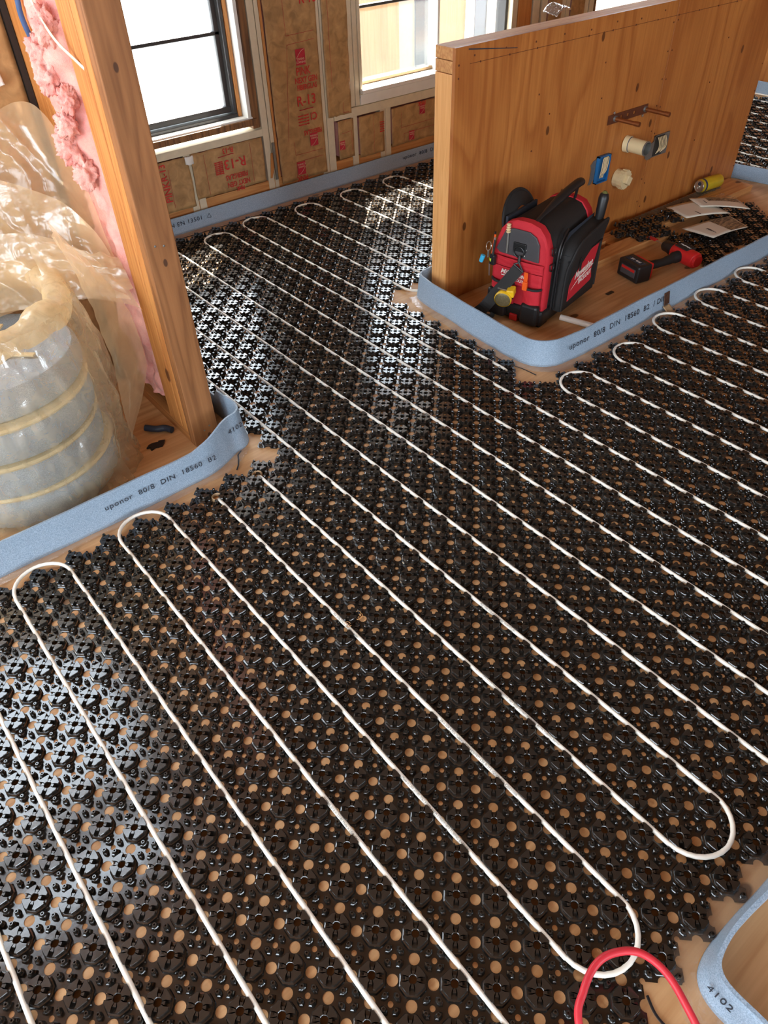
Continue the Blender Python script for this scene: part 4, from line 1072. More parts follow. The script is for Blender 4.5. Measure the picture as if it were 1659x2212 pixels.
# leftover drywall bead strip
b = MB(); b.prism([(1.452, 0.13), (1.462, 0.13), (1.494, 0.215), (1.500, 0.25), (1.470, 0.25)], 0, 0.004, Matrix.Translation((0, FW - 0.002, 0)) @ Matrix.Rotation(math.radians(90), 4, 'X'))
one('wood_chip', b, M_wood_y, 'orange wedge of bare timber beside the tall kraft batt', 'wood')
b = MB(); b.box(1.478, 1.492, FW - 0.016, FW - 0.010, 0.12, 0.30)
one('metal_bead', b, M_galv, 'thin grey metal bead on the stud beside the tall batt', 'bead')
b = MB(); b.grid(lambda u, v: (0.985 + 0.045 * u, FW - 0.014 - 0.012 * math.sin(PI * u) * (1 - v), 0.300 + 0.035 * v + 0.004 * nz(u * 5, v * 5)), 10, 8)
one('torn_tape', b, M_white, 'curled white tape scrap under the black window', 'tape', smooth=True, solid=0.001)

# ------------------------------------------------------------------ half-height wall
HW = (1.38, 1.435, 0)
hw = thing('half_height_wall', HW, 'half-height plywood faced wall standing on the platform', 'partition wall')
def hpart(name, x0, x1, y0, y1, z0, z1, mat, label=None, bev=0.002):
    b = MB(); b.box(x0 - HW[0], x1 - HW[0], y0 - HW[1], y1 - HW[1], z0, z1); return part(name, b, mat, hw, label, bevel=bev)
def hpanel(x0, x1, label):
    b = MB(); b.box(0, x1 - x0, 0, 0.015, 0.001, 0.912)
    o = part('plywood_panel', b, M_kneeply, hw, label, bevel=0.0015); o.location = (x0 - HW[0], 0, 0); return o
pA = hpanel(1.380, 2.6445, 'left plywood sheet'); pB = hpanel(2.6475, 3.492, 'right plywood sheet')
hpart('stud', 1.3845, 1.4225, 1.452, 1.541, 0.0, 0.830, M_end, 'pale end stud')
for x in (1.80, 2.2, 2.6, 3.0, 3.452): hpart('stud', x, x + 0.038, 1.452, 1.541, 0.038, 0.830, M_end)
hpart('bottom_plate', 1.4235, 3.49, 1.452, 1.541, 0, 0.038, M_wood_x)
hpart('top_plate', 1.3845, 3.49, 1.452, 1.541, 0.832, 0.870, M_wood_x)
hpart('top_plate', 1.3845, 3.49, 1.452, 1.541, 0.872, 0.910, M_wood_x, 'dusty upper top plate')
b = MB()
for (x0, z0, x1, z1) in ((1.45, 0.8575, 3.45, 0.8565),):
    b.box(x0 - HW[0], x1 - HW[0], -0.0008, 0.0006, z0 - 0.0007, z0 + 0.0007)
part('pencil_line', b, M_bracket, hw)
b = MB(); b.add([(0.060, -0.0006, 0.900), (0.30, -0.0006, 0.872), (0.305, -0.0006, 0.874), (0.06, -0.0006, 0.904)], [(0, 1, 2, 3)]); b.add([(0.060, -0.0004, 0.900), (0.30, -0.0004, 0.872), (0.305, -0.0004, 0.874), (0.06, -0.0004, 0.904)], [(3, 2, 1, 0)])
part('split_crack', b, M_ink, hw, 'dark split near the top edge')
b = MB(); b.box(2.300 - HW[0], 2.3025 - HW[0], -0.0006, 0.0004, 0.04, 0.135); part('saw_cut', b, M_ink, hw)
ns = [(1.397, 0.86), (1.397, 0.82)] + [(1.47 + 0.155 * k, 0.880 + 0.006 * math.sin(k * 3)) for k in range(8)] + [(1.50 + 0.145 * k, 0.8575) for k in range(13)] + \
     [(2.632, 0.1 + 0.105 * k) for k in range(8)] + [(2.662, 0.07 + 0.11 * k) for k in range(8)] + [(3.48, 0.08 + 0.12 * k) for k in range(7)] + \
     [(1.82 + 0.01 * math.sin(k * 5), 0.10 + 0.2 * k) for k in range(4)] + [(2.22, 0.62), (2.21, 0.75), (3.02, 0.3), (3.03, 0.55), (3.1, 0.72), (1.90, 0.62), (1.75, 0.35)]
nails(hw, [(x, 1.435, z) for x, z in ns], 0.0034, M_bracket, HW, name='nail_heads')

# crumpled foil tape on top of the wall
b = MB()
def fn(u, v):
    return (1.915 + 0.10 * u, 1.465 + 0.070 * v + 0.02 * u, 0.912 + 0.008 + 0.034 * math.sin(PI * (0.15 + 0.6 * u)) + 0.006 * nz(u * 9, v * 9, 2) + (0.010 * v))
b.grid(fn, 16, 12)
fo = one('foil_tape', b, M_foil, 'crumpled silver tape piece lying on top of the half wall', 'tape', smooth=True, solid=0.003)

# copper pipe stubs on a bracket
def copper():
    t = thing('copper_pipe_bracket', (2.42, 1.434, 0.50), 'brown perforated bracket holding two copper pipe stubs on the half wall', 'pipe bracket')
    b = MB()
    x0, x1, z0, z1 = -0.135, 0.140, 0.005, 0.042
    # strap with punched holes: two rails and bridges
    holes = [-0.045, 0.0, 0.045, ]
    b.box(x0, x1, -0.003, -0.0005, z1 - 0.012, z1); b.box(x0, x1, -0.003, -0.0005, z0, z0 + 0.012)
    xs = [x0] + [q for hh in holes for q in (hh - 0.007, hh + 0.007)] + [x1]
    for k in range(0, len(xs), 2): b.box(xs[k], xs[k + 1], -0.003, -0.0005, z0 + 0.012, z1 - 0.012)
    part('strap', b, M_bracket, t)
    for dx in (-0.090, 0.120):
        b = MB(); b.tube([(dx, 0, 0.024), (dx + 0.012, -0.105, 0.020)], 0.0085, 16); o = part('pipe_stub', b, M_copper, t, 'copper pipe stub', smooth=True)
        b = MB(); b.tube([(dx + 0.012, -0.098, 0.0203), (dx + 0.0145, -0.122, 0.0195)], 0.0098, 16); b.build('end_cap', M_copper, o, smooth=True)
        b = MB(); b.tube([(dx, -0.002, 0.024), (dx + 0.001, -0.010, 0.024)], 0.0115, 16); b.build('collar', M_galv, o, smooth=True)
    for dx, dz in ((-0.10, 0.048), (0.11, 0.0)):
        b = MB(); b.lathe([(0.006, 0), (0.006, 0.003), (0.002, 0.005)], 12, Matrix.Translation((dx, -0.003, dz)) @ Matrix.Rotation(math.radians(90), 4, 'X')); part('screw', b, M_steel, t)
copper()
# PVC stub pipe
t = thing('drain_pipe_stub', (2.448, 1.435, 0.37), 'open cream plastic drain pipe sticking out of the half wall', 'pipe')
b = MB(); b.tube([(0, 0, 0.03), (0.004, -0.022, 0.03)], 0.034, 32); part('wall_collar', b, M_pvcw, t, smooth=True)
b = MB(); b.tube([(0.004, -0.022, 0.03), (0.0045, -0.025, 0.03)], 0.0315, 32); part('seal_ring', b, M_navy, t, 'dark blue ring', smooth=True)
b = MB()
Mp = frame(Vector((0.004, -0.024, 0.03)), (1, 0, 0), (0, 0, 1))
b.lathe([(0.030, 0), (0.030, 0.088), (0.0265, 0.088), (0.0265, 0.0)], 32, Mp @ Matrix.Rotation(0, 4, 'X'), cap=False); part('pipe_wall', b, M_pvcw, t, smooth=True)
b = MB(); b.lathe([(0.0303, 0.084), (0.0308, 0.086), (0.0303, 0.088), (0.026, 0.0885), (0.0262, 0.060), (0.0, 0.058)], 32, Mp, cap=False); part('pipe_mouth', b, M_galv, t, 'grey green pipe mouth', smooth=True)
# cleanout plug
t = thing('drain_plug', (2.425, 1.435, 0.225), 'cream plastic drain plug with square boss below the open pipe', 'plug')
b = MB(); b.tube([(0, 0, 0.035), (0.002, -0.025, 0.035)], 0.038, 32); part('socket', b, M_pvcw, t, smooth=True)
b = MB(); b.tube([(0.002, -0.025, 0.035), (0.004, -0.052, 0.035)], 0.040, 32); part('cap', b, M_pvcw, t, smooth=True)
b = MB()
for k in range(16):
    a = 2 * PI * k / 16; b.box(-0.003, 0.003, -0.050, -0.028, -0.0025, 0.0025, Matrix.Translation((0.003 + 0.040 * math.cos(a), 0, 0.035 + 0.040 * math.sin(a))) @ Matrix.Rotation(-a, 4, 'Y'))
part('grip_ribs', b, M_pvcw, t)
b = MB(); b.box(-0.018, 0.018, -0.070, -0.05, -0.018, 0.018, Matrix.Translation((0.005, 0, 0.035)) @ Matrix.Rotation(0.5, 4, 'Y')); part('square_boss', b, M_pvcw, t, bevel=0.003)
# blue electrical box
t = thing('blue_outlet_box', (2.292, 1.435, 0.272), 'open blue plastic electrical box with looped cable on the half wall', 'electrical box')
b = MB(); W2, H2, D = 0.040, 0.114, 0.018
b.box(-W2, -W2 + 0.004, -D, 0.0, 0, H2); b.box(W2 - 0.004, W2, -D, 0.0, 0, H2); b.box(-W2, W2, -D, 0.0, 0, 0.004); b.box(-W2, W2, -D, 0, H2 - 0.004, H2); b.box(-W2, W2, -0.003, 0.0, 0, H2)
part('shell', b, M_bluebox, t)
b = MB(); b.prism([(-0.042, 0.02), (-0.062, 0.0), (-0.078, 0.002), (-0.070, 0.02), (-0.070, 0.07), (-0.078, 0.085), (-0.062, 0.10), (-0.042, 0.105)], 0, 0.0015, frame(Vector((0, -0.002, 0)), (1, 0, 0), (0, 0, 1))); part('mounting_ear', b, M_galv, t, 'grey metal mounting ear')
for k in range(3):
    b = MB(); dx = -0.012 + 0.010 * k
    b.tube(spline([(dx, -0.012, 0.02), (dx + 0.004, -0.014, 0.06), (dx + 0.006, -0.014, 0.095), (dx + 0.016, -0.014, 0.104), (dx + 0.024, -0.014, 0.09), (dx + 0.018, -0.014, 0.05), (dx + 0.008, -0.012, 0.035)], 6), 0.0024, 8)
    part('cable_loop', b, M_wire, t, smooth=True)
# steel box with wires
t = thing('steel_outlet_box', (2.722, 1.435, 0.295), 'open grey steel electrical box stuffed with wires in the half wall', 'electrical box')
b = MB(); W2, H2 = 0.057, 0.094
b.box(-W2, W2, -0.003, -0.0008, 0, H2)
part('box_back', b, plain('dark_box_inside', (48, 46, 42), 0.6), t)
b = MB(); b.box(-W2, -W2 + 0.003, -0.006, 0, 0, H2); b.box(W2 - 0.003, W2, -0.006, 0, 0, H2); b.box(-W2, W2, -0.006, 0, 0, 0.003); b.box(-W2, W2, -0.006, 0, H2 - 0.003, H2); b.box(0.022, W2, -0.005, 0, 0.002, H2 - 0.002)
part('box_rim', b, M_galv, t)
b = MB(); b.prism([(-0.055, 0.0), (-0.085, -0.006), (-0.105, 0.005), (-0.108, 0.03), (-0.09, 0.045), (-0.088, 0.06), (-0.055, 0.075)], 0, 0.0015, frame(Vector((0, -0.004, 0)), (1, 0, 0), (0, 0, 1))); part('mounting_ear', b, M_galv, t, 'grey metal mounting ear')
for k in range(6):
    b = MB(); dx = -0.03 + 0.011 * k
    b.tube(spline([(dx, -0.008, 0.012 + 0.004 * (k % 3)), (dx + 0.008, -0.014, 0.035), (dx + 0.002, -0.016, 0.06), (dx - 0.006, -0.010, 0.085)], 6), 0.0022, 8); part('wire', b, M_wire, t, smooth=True)

# ------------------------------------------------------------------ things on the platform
def board(name, x0, x1, y0, y1, z0, z1, lab, mat=None, rz=0.0, cat='board'):
    b = MB(); cx, cy = (x0 + x1) / 2, (y0 + y1) / 2
    b.box(x0 - cx, x1 - cx, y0 - cy, y1 - cy, 0, z1 - z0)
    o = b.build(name, mat or M_plyscrap, None, bevel=0.0015, recenter=False); o.location = (cx, cy, z0); o.rotation_euler = (0, 0, rz)
    return tag(o, lab, cat)
board('timber_board', 1.92, 2.60, 1.205, 1.290, 0.0, 0.036, 'timber board lying behind the drill', rz=-0.03)
board('timber_board', 1.98, 2.28, 1.325, 1.415, 0.0, 0.036, 'short timber board against the half wall near the tool bag', rz=0.03)
board('timber_board', 2.66, 3.42, 1.270, 1.415, 0.0, 0.034, 'wide timber board under the drink can', rz=-0.005)
board('timber_board', 2.30, 2.66, 1.31, 1.415, 0.0, 0.018, 'thin plywood piece under the small mat offcut', rz=0.01)

def poly_in(poly, x, y):
    c = False; n = len(poly)
    for i in range(n):
        x1, y1 = poly[i]; x2, y2 = poly[i - 1]
        if (y1 > y) != (y2 > y) and x < (x2 - x1) * (y - y1) / (y2 - y1) + x1: c = not c
    return c
def offcut(poly, ang, z, lab, tilt=(0, 0)):
    cx = sum(p[0] for p in poly) / len(poly); cy = sum(p[1] for p in poly) / len(poly); cells = []
    ca, sa = math.cos(ang), math.sin(ang)
    for i in range(-14, 15):
        for j in range(-14, 15):
            wx = 0.05 * (i - j); wy = -0.05 * (i + j)
            if poly_in(poly, cx + ca * wx - sa * wy, cy + sa * wx + ca * wy): cells.append((i, j))
    o = tile('mat_offcut', cells, (cx, cy, z), ang); o.rotation_euler = (tilt[0], tilt[1], 0)
    return tag(o, lab, 'mat offcut', 'black mat offcuts on the platform')
offcut([(2.56, 1.20), (2.47, 0.90), (3.02, 0.90), (3.22, 1.14), (3.18, 1.25), (3.05, 1.27), (2.88, 1.16)], 0.12, 0.003, 'large black knobbed mat offcut in the middle of the platform')
offcut([(2.34, 1.30), (2.47, 1.44), (2.68, 1.32), (2.58, 1.17), (2.46, 1.20)], 0.5, 0.040, 'small black knobbed mat offcut leaning on the boards', (0.03, 0.0))
offcut([(2.74, 1.36), (2.72, 1.26), (2.88, 1.22), (2.93, 1.33)], 0.3, 0.036, 'black knobbed mat scrap under the folded brochures')
# ribbed strip along the wall
b = MB(); n = 64
for i in range(n + 1):
    x = 2.46 + 0.80 * i / n; zb = 0.038 + 0.004 * abs(math.sin(i * 1.57)); yy = 1.405 - 0.012 * i / n
    b.v += [Vector((x, yy - 0.038 + 0.003 * math.sin(i * 1.57), 0.036)), Vector((x, yy - 0.034, zb)), Vector((x, yy, zb + 0.004)), Vector((x, yy + 0.004, 0.036))]
for i in range(n):
    for k in range(4): k2 = (k + 1) % 4; b.f.append((4 * i + k, 4 * i + 4 + k, 4 * i + 4 + k2, 4 * i + k2))
b.f += [(0, 1, 2, 3), (4 * n + 3, 4 * n + 2, 4 * n + 1, 4 * n)]
one('ribbed_strip', b, M_stripgrey, 'long narrow grey brown ribbed plastic strip along the half wall', 'plastic strip')
# clear bag scrap
b = MB(); b.grid(lambda u, v: (2.86 + 0.30 * u, 1.25 + 0.09 * v - 0.04 * u, 0.040 + 0.022 * abs(nz(u * 7, v * 6, 2)) + 0.010 * abs(nz(u * 18, v * 12, 4))), 50, 22)
one('plastic_wrapper', b, M_skirt, 'crumpled clear wrapper behind the brochures', 'plastic film', smooth=True, auto=False)
b = MB(); b.box(1.915, 1.955, 1.02, 1.035, 0.001, 0.004, Matrix.Translation((0, 0, 0))); 
one('tape_scrap', b, M_blackplastic, 'tiny black tape scrap between tool bag and drill', 'tape')

# brochures
def brochure(quad, z, lab, mark, zt=None, pic=None):
    c = Vector((sum(p[0] for p in quad) / 4, sum(p[1] for p in quad) / 4, z))
    t = thing('brochure', c, lab, 'brochure', group='uponor leaflets on the offcut') if False else thing('brochure', c, lab, 'brochure')
    zz = zt or (0, 0, 0, 0)
    def P(u, v, h=0):
        q = [Vector((quad[k][0], quad[k][1], z + zz[k])) for k in range(4)]
        p = q[0] * (1 - u) * (1 - v) + q[1] * u * (1 - v) + q[2] * u * v + q[3] * (1 - u) * v
        return p - c + Vector((0, 0, h + 0.006 * math.sin(PI * v)))
    for lay in range(2):
        b = MB(); b.grid(lambda u, v: P(u, v, -0.002 * lay), 8, 10); part('page', b, M_paper, t, smooth=True, solid=0.0006)
    if pic:
        b = MB(); b.grid(lambda u, v: P(pic[0] + (pic[1] - pic[0]) * u, pic[2] + (pic[3] - pic[2]) * v, 0.0007), 6, 10)
        mt, nt, bs = newmat('brochure_picture'); tc = nt.nodes.new('ShaderNodeTexCoord'); no = nt.nodes.new('ShaderNodeTexNoise'); no.inputs['Scale'].default_value = 30
        mp = nt.nodes.new('ShaderNodeMapping'); mp.inputs['Scale'].default_value = (1, 6, 1); nt.links.new(tc.outputs['Object'], mp.inputs[0]); nt.links.new(mp.outputs[0], no.inputs['Vector'])
        cr = nt.nodes.new('ShaderNodeValToRGB'); cr.color_ramp.elements[0].color = srgb(30, 26, 22); cr.color_ramp.elements[1].color = srgb(170, 150, 120); cr.color_ramp.elements[0].position = 0.42; cr.color_ramp.elements[1].position = 0.66
        nt.links.new(no.outputs[0], cr.inputs[0]); nt.links.new(cr.outputs[0], bs.inputs['Base Color']); bs.inputs['Roughness'].default_value = 0.4
        part('printed_picture', b, mt, t, 'dark printed picture')
    for (u, v, body, size, fl) in mark:
        p = P(u, v, 0.0012); x = (P(u + 0.1, v) - P(u - 0.1, v)) * (-1 if fl else 1); y = (P(u, v + 0.1) - P(u, v - 0.1)) * (-1 if fl else 1)
        x.z = 0; y.z = 0
        if x.x * y.y - x.y * y.x < 0: y = -y
        text('printed_lettering', body, size, M_ink, t, frame(p, x, y), ext=0.0002, sx=1.0)
    return t
brochure([(2.67, 1.185), (2.66, 1.015), (2.86, 0.965), (2.93, 1.10)], 0.030, 'front brochure with dark picture lying on the large mat offcut', [(0.70, 0.22, 'uponor', 0.026, True), (0.55, 0.25, 'manual', 0.012, True)], (0.0, 0.01, 0.02, 0.015), (0.03, 0.97, 0.52, 0.97))
brochure([(2.79, 1.365), (2.74, 1.215), (2.93, 1.105), (2.98, 1.28)], 0.050, 'plain folded brochure leaning over the picture brochure', [(0.8, 0.35, 'uponor', 0.014, True)], (0.0, 0.004, 0.008, 0.012))
brochure([(2.93, 1.335), (2.88, 1.235), (3.02, 1.055), (3.09, 1.17)], 0.068, 'topmost thin brochure at the right of the pile', [(0.5, 0.2, 'uponor', 0.012, True)], (0.0, 0.0, 0.0, 0.0), (0.05, 0.4, 0.3, 0.97))

# drink can
t = thing('drink_can', (3.17, 1.395, 0.044), 'empty yellow drink can lying against the half wall', 'can', rz=0.0)
Mc = frame(Vector((-0.085, -0.012, 0.031)), (0, 0, 1), (0.10, 1, 0)) 
Mc = Matrix.Translation((-0.085, -0.01, 0.032)) @ Matrix.Rotation(math.radians(-6), 4, 'Z') @ Matrix.Rotation(math.radians(90), 4, 'Y')
b = MB(); b.lathe([(0.0285, 0.006), (0.033, 0.016), (0.033, 0.148), (0.029, 0.158), (0.024, 0.160)], 32, Mc, cap=False); part('body', b, M_canbody, t, smooth=True)
b = MB(); b.lathe([(0.0255, 0.003), (0.027, 0.0), (0.0285, 0.002), (0.0285, 0.006)], 32, Mc, cap=False); b.lathe([(0.0255, 0.003), (0.0, 0.0035)], 32, Mc, cap=False); part('lid', b, M_canend, t, smooth=True)
b = MB(); b.lathe([(0.024, 0.160), (0.0, 0.154)], 32, Mc, cap=False); part('can_bottom', b, M_canend, t, smooth=True)
b = MB(); b.lathe([(0.0331, 0.017), (0.0333, 0.020), (0.0331, 0.030)], 32, Mc, cap=False); part('printed_band', b, M_navy, t, 'dark blue band')
b = MB(); b.lathe([(0.010, 0.0026), (0.0, 0.0024)], 20, Mc @ Matrix.Translation((-0.012, 0.0, 0)), cap=False); part('mouth', b, M_ink, t, 'dark drinking hole')
b = MB(); b.tube([Mc @ Vector((0.009 * math.cos(a) + 0.004, 0.006 * math.sin(a), -0.001)) for a in [2 * PI * k / 14 for k in range(14)]], 0.0013, 6, closed=True); part('ring_pull', b, M_canend, t, smooth=True)

# white pipe offcut in front of the tool bag
b = MB()
d = Vector((0.035, -0.12, 0.0)).normalized(); Ms = frame(Vector((1.605, 1.02, 0.0125)), d.cross(Vector((0, 0, 1))), Vector((0, 0, 1)))
Ms = Matrix.Translation((1.607, 1.015, 0.0125)) @ d.to_track_quat('Z', 'Y').to_matrix().to_4x4()
b.lathe([(0.0118, 0), (0.0118, 0.20), (0.0095, 0.20), (0.0095, 0.0), (0.0118, 0)], 24, Ms, cap=False)
one('pipe_offcut', b, M_pex, 'short thick white pipe offcut beside the tool bag', 'pipe', smooth=True)

# tape on the platform strip
t = thing('strip_tape', (1.975, 0.782, 0.0), 'piece of brown and gold tape on the platform foam strip', 'tape')
b = MB(); b.grid(lambda u, v: (-0.018 + 0.036 * u, 0.002 + 0.010 * v - 0.001 + 0.001 * nz(u * 8, v * 8), 0.030 + 0.048 * v), 8, 8); part('foil_face', b, M_browntape, t, smooth=True, solid=0.001)
b = MB(); b.grid(lambda u, v: (-0.022 + 0.042 * u, -0.045 + 0.046 * v, 0.006 + 0.02 * v * v + 0.003 * nz(u * 5, v * 5)), 8, 8); part('gold_end', b, M_tan, t, 'loose tan end', smooth=True, solid=0.001)

# red hose arching in at the bottom
b = MB()
hp = spline([(-0.30, -0.80, 0.02), (-0.245, -0.66, 0.06), (-0.200, -0.575, 0.095), (-0.163, -0.552, 0.102), (-0.122, -0.541, 0.104), (-0.085, -0.548, 0.103), (-0.050, -0.575, 0.100), (-0.040, -0.620, 0.096), (-0.055, -0.675, 0.09), (-0.08, -0.75, 0.07), (-0.10, -0.85, 0.03)], 10)
b.tube(hp, 0.0062, 16)
one('red_hose', b, M_hose, 'red hose arching over the bottom right pipe bend', 'hose', smooth=True)

# wood shavings
b = MB()
for k in range(9):
    c = Vector((0.02 + 0.05 * random.random(), 0.30 + 0.03 * random.random(), 0.021 + 0.004 * random.random())) if k < 6 else Vector((1.27, 0.60, 0.021))
    a = random.random() * 6
    b.tube([c + Vector((0.006 * math.cos(a + q * 0.9), 0.006 * math.sin(a + q * 0.9), 0.002 * q)) for q in range(6)], 0.0006, 5)
sh = one('wood_shavings', b, M_wood_x, 'curled pale wood shavings on the mat in the middle', 'shavings', kind='stuff')

# ------------------------------------------------------------------ drill lying on the platform
def drill():
    o0 = Vector((2.27, 1.02, 0.0)); ga = math.atan2(-0.06, 0.26)
    t = thing('cordless_drill', o0, 'red and black cordless drill lying on the platform', 'drill', rz=ga)
    # local: x along the grip from battery to motor, y along the barrel to the chuck, lying flat
    b = MB(); b.box(-0.185, -0.108, -0.062, 0.068, 0.002, 0.078)
    bt = part('battery', b, M_blackplastic, t, bevel=0.009, seg=3)
    b = MB(); b.box(-0.1870, -0.1845, -0.045, 0.045, 0.022, 0.060); b.build('side_panel', M_greypanel, bt, bevel=0.003)
    b = MB(); b.box(-0.1885, -0.1865, -0.040, 0.040, 0.046, 0.057); b.build('red_stripe', M_redplastic, bt)
    b = MB(); b.box(-0.165, -0.135, -0.045, 0.05, 0.0775, 0.0795); b.build('top_label', M_ink, bt)
    text('lettering', 'M18  XC', 0.016, M_logo, bt, Matrix.Translation((-0.150, 0.0, 0.0800)) @ Matrix.Rotation(PI / 2, 4, 'Z'), ext=0.0003)
    b = MB(); b.box(-0.110, -0.092, -0.052, 0.056, 0.004, 0.074); part('battery_foot', b, M_redplastic, t, 'red foot above the battery', bevel=0.006)
    b = MB(); b.tube(spline([(-0.095, 0.0, 0.040), (-0.05, -0.004, 0.040), (0.0, -0.006, 0.040), (0.05, 0.0, 0.041), (0.10, 0.006, 0.042)], 5), [0.026] * 4 + [0.021] * 4 + [0.0195] * 5 + [0.022] * 4 + [0.028] * 4, 18, flat=0.85)
    part('grip', b, M_darkrubber, t, smooth=True)
    b = MB(); b.tube(spline([(0.128, -0.075, 0.044), (0.128, -0.062, 0.044), (0.127, -0.02, 0.044), (0.127, 0.04, 0.044), (0.127, 0.06, 0.044)], 5), [0.024, 0.030, 0.032, 0.034, 0.034] + [0.035] * 10 + [0.034, 0.032, 0.030, 0.030, 0.029, 0.029], 22)
    mh = part('motor_housing', b, M_redplastic, t, 'red motor housing', smooth=True)
    b = MB(); b.tube([(0.128, -0.084, 0.044), (0.128, -0.070, 0.044)], [0.024, 0.0275], 22); b.build('end_cap', M_redplastic, mh, smooth=True)
    b = MB(); b.tube([(0.128, -0.066, 0.044), (0.128, -0.050, 0.044)], 0.0325, 22); b.build('black_collar', M_darkrubber, mh, smooth=True)
    b = MB(); b.box(0.103, 0.160, -0.03, 0.045, 0.0755, 0.0805); b.build('top_shell', M_darkrubber, mh, bevel=0.003)
    text('lettering', 'Milwaukee', 0.014, M_logo, mh, Matrix.Translation((0.131, 0.005, 0.0812)) @ Matrix.Rotation(PI / 2, 4, 'Z'), ext=0.0003, shear=0.3)
    b = MB(); b.tube([(0.127, 0.058, 0.044), (0.127, 0.075, 0.044), (0.127, 0.085, 0.044), (0.127, 0.118, 0.044), (0.127, 0.128, 0.044)], [0.026, 0.029, 0.025, 0.024, 0.017], 22); part('chuck', b, M_blackplastic, t, smooth=True)
    b = MB(); b.tube([(0.127, 0.125, 0.044), (0.129, 0.185, 0.044)], 0.0028, 8); part('bit', b, M_steel, t, 'steel bit shank', smooth=True)
    b = MB(); b.box(0.118, 0.142, 0.180, 0.232, 0.041, 0.047); part('spade_tip', b, M_redplastic, t, 'red spade tip', bevel=0.003)
    b = MB(); b.box(0.07, 0.09, 0.018, 0.036, 0.030, 0.054); part('trigger', b, M_redplastic, t, 'red trigger', bevel=0.004)
drill()

